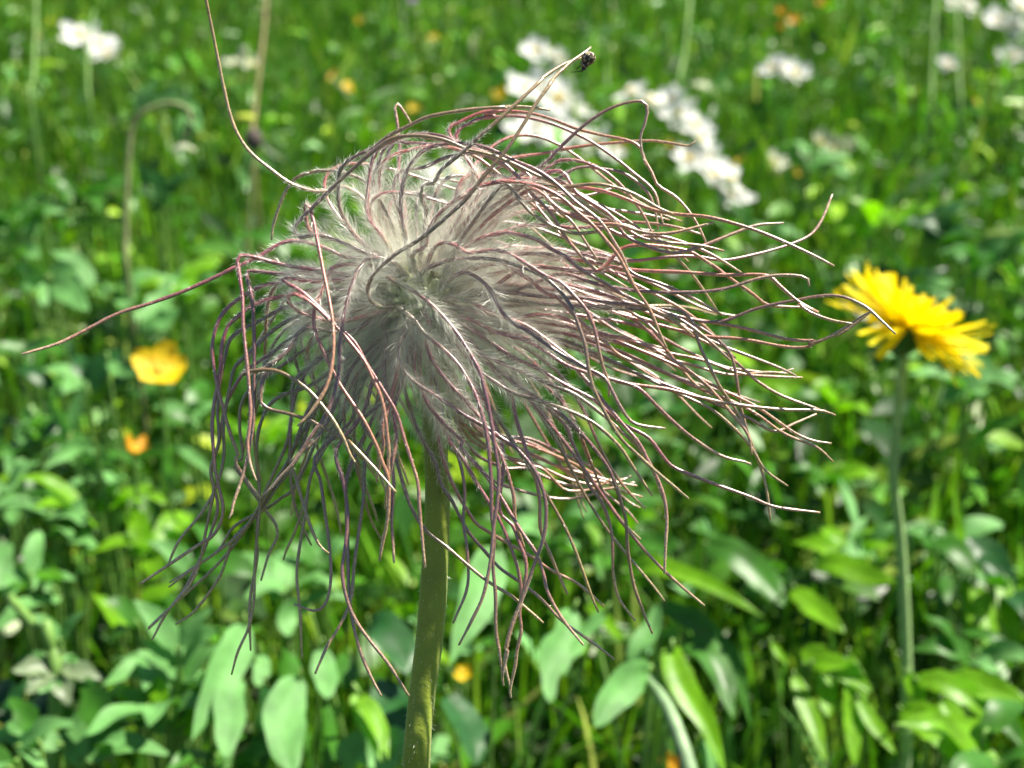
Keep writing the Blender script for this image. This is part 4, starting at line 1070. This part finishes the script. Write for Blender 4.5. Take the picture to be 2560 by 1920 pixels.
# wilted buttercup with few petals
w = buttercup(290, 975, 62, 0, 'wilting orange buttercup with few petals below the large one', mat='o', nrm=(.5, -.2, 1), d=.50, n=4)
w.name = 'wilted_buttercup'
# purple flower cut by the top edge
p = ray_h(895 * 1.157, 4 * 1.157, .12); fp = ground_under(p)
root = thing('purple_flower', 'pale purple flower at the top edge above the seed head', 'purple flower', fp)
blossom(root, p, (0, -.5, 1), .008, pet_purp, 6, M_purp); stalk(root, p, fp, .001, .0008)

# ---- big yellow composite flower on its stalk
DD = .42
dc = at(*pts("H1220,1075")[0], DD)
Q = pts("H1195,1195 1180,1360 M1530,-60 1545,120 1570,350 1590,700 1600,1100 1585,1520")
SPD = np.array([at(x, y, DD + .004 * i) for i, (x, y) in enumerate(Q)])
fp = ground_under(SPD[-1], .002, .01)
root = thing('yellow_hawkbit', 'big yellow many-petalled flower head on a tall bare stalk at the right', 'yellow flower', fp)
S = smooth_path(np.vstack([SPD, fp[None]]), .004)
V, F, t = tube(S, np.linspace(.0014, .0020, len(S)), 14)
part('stem', V, F, simple('furry_stalk', (.24, .40, .11), .6, .3, 400, .25, .4, sheen=.25), root)
nrm = Vector((.42, .10, .90)).normalized()
qn = nrm.to_track_quat('Z', 'Y')
inv_o = SPD[0]
# involucre cup
prof = [(0, -.0085), (.0028, -.008), (.0046, -.0055), (.0054, -.002), (.0056, .001), (.0, .0015)]
V = []; sg = 18
for r_, z_ in prof:
    for k in range(sg): V.append((r_ * math.cos(2 * math.pi * k / sg), r_ * math.sin(2 * math.pi * k / sg), z_))
V = np.array(V) @ np.array(qn.to_matrix()).T + dc
F = np.array([(i * sg + k, i * sg + (k + 1) % sg, (i + 1) * sg + (k + 1) % sg, (i + 1) * sg + k) for i in range(len(prof) - 1) for k in range(sg)])
cup = part('involucre', V, [F], simple('involucre_green', (.07, .13, .04), .6, .3, 500, .3), root)
for k in range(14):
    a = 2 * math.pi * k / 14
    pa = [Vector((math.cos(a) * .0045, math.sin(a) * .0045, -.0065)), Vector((math.cos(a) * .0062, math.sin(a) * .0062, -.001)), Vector((math.cos(a) * .0075, math.sin(a) * .0075, .004))]
    V, F = leaf_mesh([np.array(qn @ v) + dc for v in pa], .0017, 'lance', 0, .1, 0, 2, side_hint=tuple(qn @ Vector((math.cos(a), math.sin(a), 0))))
    me = mesh_from('bract', V - np.array(root.location), [F[0]], M_mid); link('bract', me, cup)
def floret(name, L, W, curve):
    S_ = 9; s = np.linspace(0, 1, S_); V = []
    for k in range(5):
        u = 2 * k / 4 - 1
        w = W * .5 * np.interp(s, [0, .15, .5, .9, 1], [.35, .6, .95, 1, .82])
        x = s * L - (s > .98) * L * .035 * (k % 2)
        V.append(np.stack([x, w * u, curve * L * (s ** 2) + .10 * W * u * u], 1))
    V = np.stack(V, 1).reshape(-1, 3); i = (np.arange(S_ - 1)[:, None] * 5 + np.arange(4)[None]).ravel()
    return mesh_from(name, V, [np.stack([i, i + 1, i + 6, i + 5], 1)], M_lemon)
FL = [floret('floret', 1, .13, c) for c in (-.10, .04, .16, .30)]
nfl = 0
for ring, (cnt, el, L, r0) in enumerate([(10, -.40, .0205, .0040), (24, -.22, .0235, .0040), (26, -.02, .0230, .0040), (26, .22, .0210, .0036), (24, .46, .0180, .0030), (20, .72, .0150, .0022), (14, .98, .0120, .0014), (8, 1.25, .0095, .0006)]):
    for k in range(cnt):
        a = 2 * math.pi * (k + .5 * (ring % 2) + rnd.uniform(-.25, .25)) / cnt
        e = el + rnd.gauss(0, .10)
        o = link('floret', rnd.choice(FL), root)
        m = Matrix.Rotation(a, 4, 'Z') @ Matrix.Translation((r0, 0, .001)) @ Matrix.Rotation(-e, 4, 'Y') @ Matrix.Rotation(rnd.gauss(0, .25), 4, 'X')
        m = Matrix.Translation(Vector(dc) - root.location) @ qn.to_matrix().to_4x4() @ m
        s = L * .93 * rnd.uniform(.86, 1.08)
        o.matrix_local = m @ Matrix.Diagonal((s, s * 1.0, s, 1)); nfl += 1

# ---- tall bare stems and the nodding plant in the left background
def tall(path, d0, d1, r, mat, name, label, cat='stem', head=None):
    Q = pts(path); dd = np.linspace(d0, d1, len(Q))
    P3 = [at(x, y, d) for (x, y), d in zip(Q, dd)]
    fp = ground_under(P3[0], 0, .004)
    root = thing(name, label, cat, fp)
    S = smooth_path(np.array([fp] + P3), .006); V, F, t = tube(S, np.linspace(r, r * .8, len(S)), 9)
    part('stem', V, F, mat, root)
    return root, P3
NB = .70
M_hook = simple('hook_stem', (.17, .20, .08), .6, .3, 150, .3)
M_stemr = simple('ribwort_green', (.13, .17, .05), .6, .3, 150, .25)
root, P3 = tall("G790,1750 775,1500 780,1200 800,850 850,715 1000,640 1120,650 1180,720 1120,880", NB, NB, .0017, M_hook, 'nodding_plant', 'brownish stem bent over at its top with pale narrow leaves, left background', 'plant')
for pth, w in [("G860,700 860,600 880,500", 26), ("G870,690 910,600 960,460", 30), ("G900,680 980,600 1100,560", 24), ("G1000,640 1100,620 1180,690", 34), ("G1150,680 1200,740 1240,820", 40), ("G1160,690 1150,800 1110,930", 44), ("G860,720 840,620 850,560", 22), ("G1000,650 1050,560 1120,520", 30), ("G920,670 900,560 930,520", 34), ("G1060,650 1160,640 1230,700", 40), ("G1140,700 1100,800 1090,900", 36)]:
    V, F = leaf_mesh([at(x, y, NB) for x, y in pts(pth)], w * NB / FPX, 'lance', .3, .1, .05, 4)
    part('leaf', V, F, M_glauc, root)
p0 = P3[-1]
blossom(root, p0, (.2, -.3, -1), .007, pet_cream, 6, M_stemb)
root, P3 = tall("G1530,1700 1530,1350 1560,900", .80, .80, .0015, M_stemr, 'ribwort_stalk', 'brown stalk with a dark round head behind the long curved plume', 'plant')
hp = P3[-1]
V, F = ball(hp + np.array([0, 0, .004]), .0058, 12, 9, (.95, .95, 1.1)); part('dark_head', V, F, simple('dark_head', (.10, .08, .07), .8, .2, 700, .6, .8), root)
V, F = ball(hp + np.array([-.004, 0, .016]), .004, 10, 6, (1.6, 1, .7)); part('anthers', V, F, simple('anthers', (.35, .42, .05), .8, .2, 900, .4), root)
tall("G1560,950 1565,700 1600,380 1620,200 1640,-60", .92, .96, .0015, M_stemb, 'tall_grass_stem', 'straight brownish stem rising behind the long curved plume')
tall("G195,700 205,500 215,250 225,-40", .92, .96, .0015, M_stemg, 'tall_grass_stem', 'pale green stem rising along the left side of the picture top')
tall("G560,700 540,480 545,250 580,60", 1.05, 1.1, .0013, M_stemg, 'tall_grass_stem', 'pale stem beside the white flowers at the top left')
tall("L690,420 720,250 740,60 750,-30", 1.2, 1.25, .0020, M_stemg, 'tall_grass_stem', 'thin pale stem right of the beetle at the top')
tall("L1800,520 1810,300 1820,100 1830,-30", 1.2, 1.25, .0016, M_stemg, 'tall_grass_stem', 'thin green stem in the upper right, left one of a pair')
tall("L1930,520 1925,300 1920,100 1915,-30", 1.2, 1.25, .0016, M_stemg, 'tall_grass_stem', 'thin green stem in the upper right, right one of a pair')
tall("O430,1500 440,1340 450,1180 470,980", .40, .41, .0018, M_stemg, 'cut_stem', 'plain green stem near the bottom left, second from the corner')
M_tan = leaf_material('withered_leaf', (.20, .27, .14), tfac=.3)
# grey-green seed whorl on a stem, bottom left
root, P3 = tall("O268,1500 270,1340 280,1100 285,860 270,760", .40, .40, .0026, M_stemg, 'whorled_plant', 'grey-green whorl of withered leaves on an upright stem, bottom left', 'plant')
for k in range(13):
    a = k * 2.4; e = rnd.uniform(-.3, .6); dv = np.array([math.cos(a) * math.cos(e), math.sin(a) * math.cos(e) * .8, math.sin(e)])
    b = P3[-2]; L = rnd.uniform(.008, .014)
    V, F = leaf_mesh([b, b + dv * L * .5, b + dv * L + np.array([0, 0, -.002])], L * .42, 'wavy', 0, .25, .1, 4, side_hint=(.2, -.5, 1))
    part('leaf', V, F, rnd.choice([M_tan, M_glauc, M_glauc]), root)
root2, _ = tall("O260,745 190,650 110,560 50,490", .40, .43, .0019, M_stemg, 'leaning_stalk', 'pale brown stalk leaning left from the grey-green whorl', 'stem')
tall("K130,-100 60,200", .7, .7, .001, M_stemg, 'thin_stem', 'thin stem hidden behind the plumes', 'stem') if False else None
# ------------------------------------------------------------------ small beetle on the crossed plume tips
bd = HD - .0095
bp = at(*pts("P1470,810")[0], bd)
root = thing('small_beetle', 'tiny dark mottled beetle clinging to the crossed tips of two plumes at the top', 'beetle', bp)
def beetle_mat():
    m, nt, out = new_mat('mottled_shell')
    n = noise(nt, 2200, 3)
    rp = ramp(nt, [(.44, (.03, .02, .015)), (.52, (.12, .075, .05)), (.60, (.60, .52, .32))])
    nt.links.new(n.outputs['Fac'], rp.inputs[0])
    p = nt.nodes.new('ShaderNodeBsdfPrincipled'); nt.links.new(rp.outputs[0], p.inputs['Base Color']); p.inputs['Roughness'].default_value = .35
    b = nt.nodes.new('ShaderNodeBump'); b.inputs['Distance'].default_value = .0001; nt.links.new(n.outputs['Fac'], b.inputs['Height']); nt.links.new(b.outputs[0], p.inputs['Normal'])
    nt.links.new(p.outputs[0], out.inputs[0]); return m
MB = beetle_mat(); MK = simple('beetle_black', (.012, .01, .009), .3, .6, 900)
axis = Vector((.45, .1, .9)).normalized(); bq = axis.to_track_quat('Z', 'Y')
def bpart(name, c, r, sc, mat, parent=None, seg=14, rings=10):
    V, F = ball((0, 0, 0), r, seg, rings, sc)
    V = V @ np.array(bq.to_matrix()).T + np.array(bq @ Vector(c))
    return link(name, mesh_from(name, V, F, mat), parent or root)
bpart('abdomen', (0, 0, 0), .00105, (.85, .95, 1.05), MB)
bpart('wing_case', (-.00042, -.0001, .0001), .00085, (.62, 1.12, 1.2), MB)
bpart('wing_case', (.00042, -.0001, .0001), .00085, (.62, 1.12, 1.2), MB)
bpart('thorax', (0, 0, -.00105), .00062, (1.1, 1, .8), MB)
hd_ = bpart('head', (0, -.0001, -.00155), .00040, (1, 1, .9), MK)
for sgn in (-1, 1):
    for j, z in enumerate((-.0009, -.0005, 0)):
        a = bq @ Vector((sgn * .0005, .0003, z)); b = bq @ Vector((sgn * .0012, .0001, z - .0004 + .0004 * j)); c = bq @ Vector((sgn * .0013, .0004, z - .0013 + .0006 * j))
        V, F, t = tube(smooth_path(np.array([a, b, c]), .0002), .00009, 6)
        link('leg', mesh_from('leg', V, F, MK), root)
a = bq @ Vector((-.0001, 0, -.0017)); b = a + Vector((-.0006, 0, -.0004)); c = b + Vector((-.0011, 0, -.0001))
V, F, t = tube(smooth_path(np.array([a, b, c]), .0002), .00007, 6); link('antenna', mesh_from('antenna', V, F, MK), hd_)
root.scale = (.85, .85, .85)
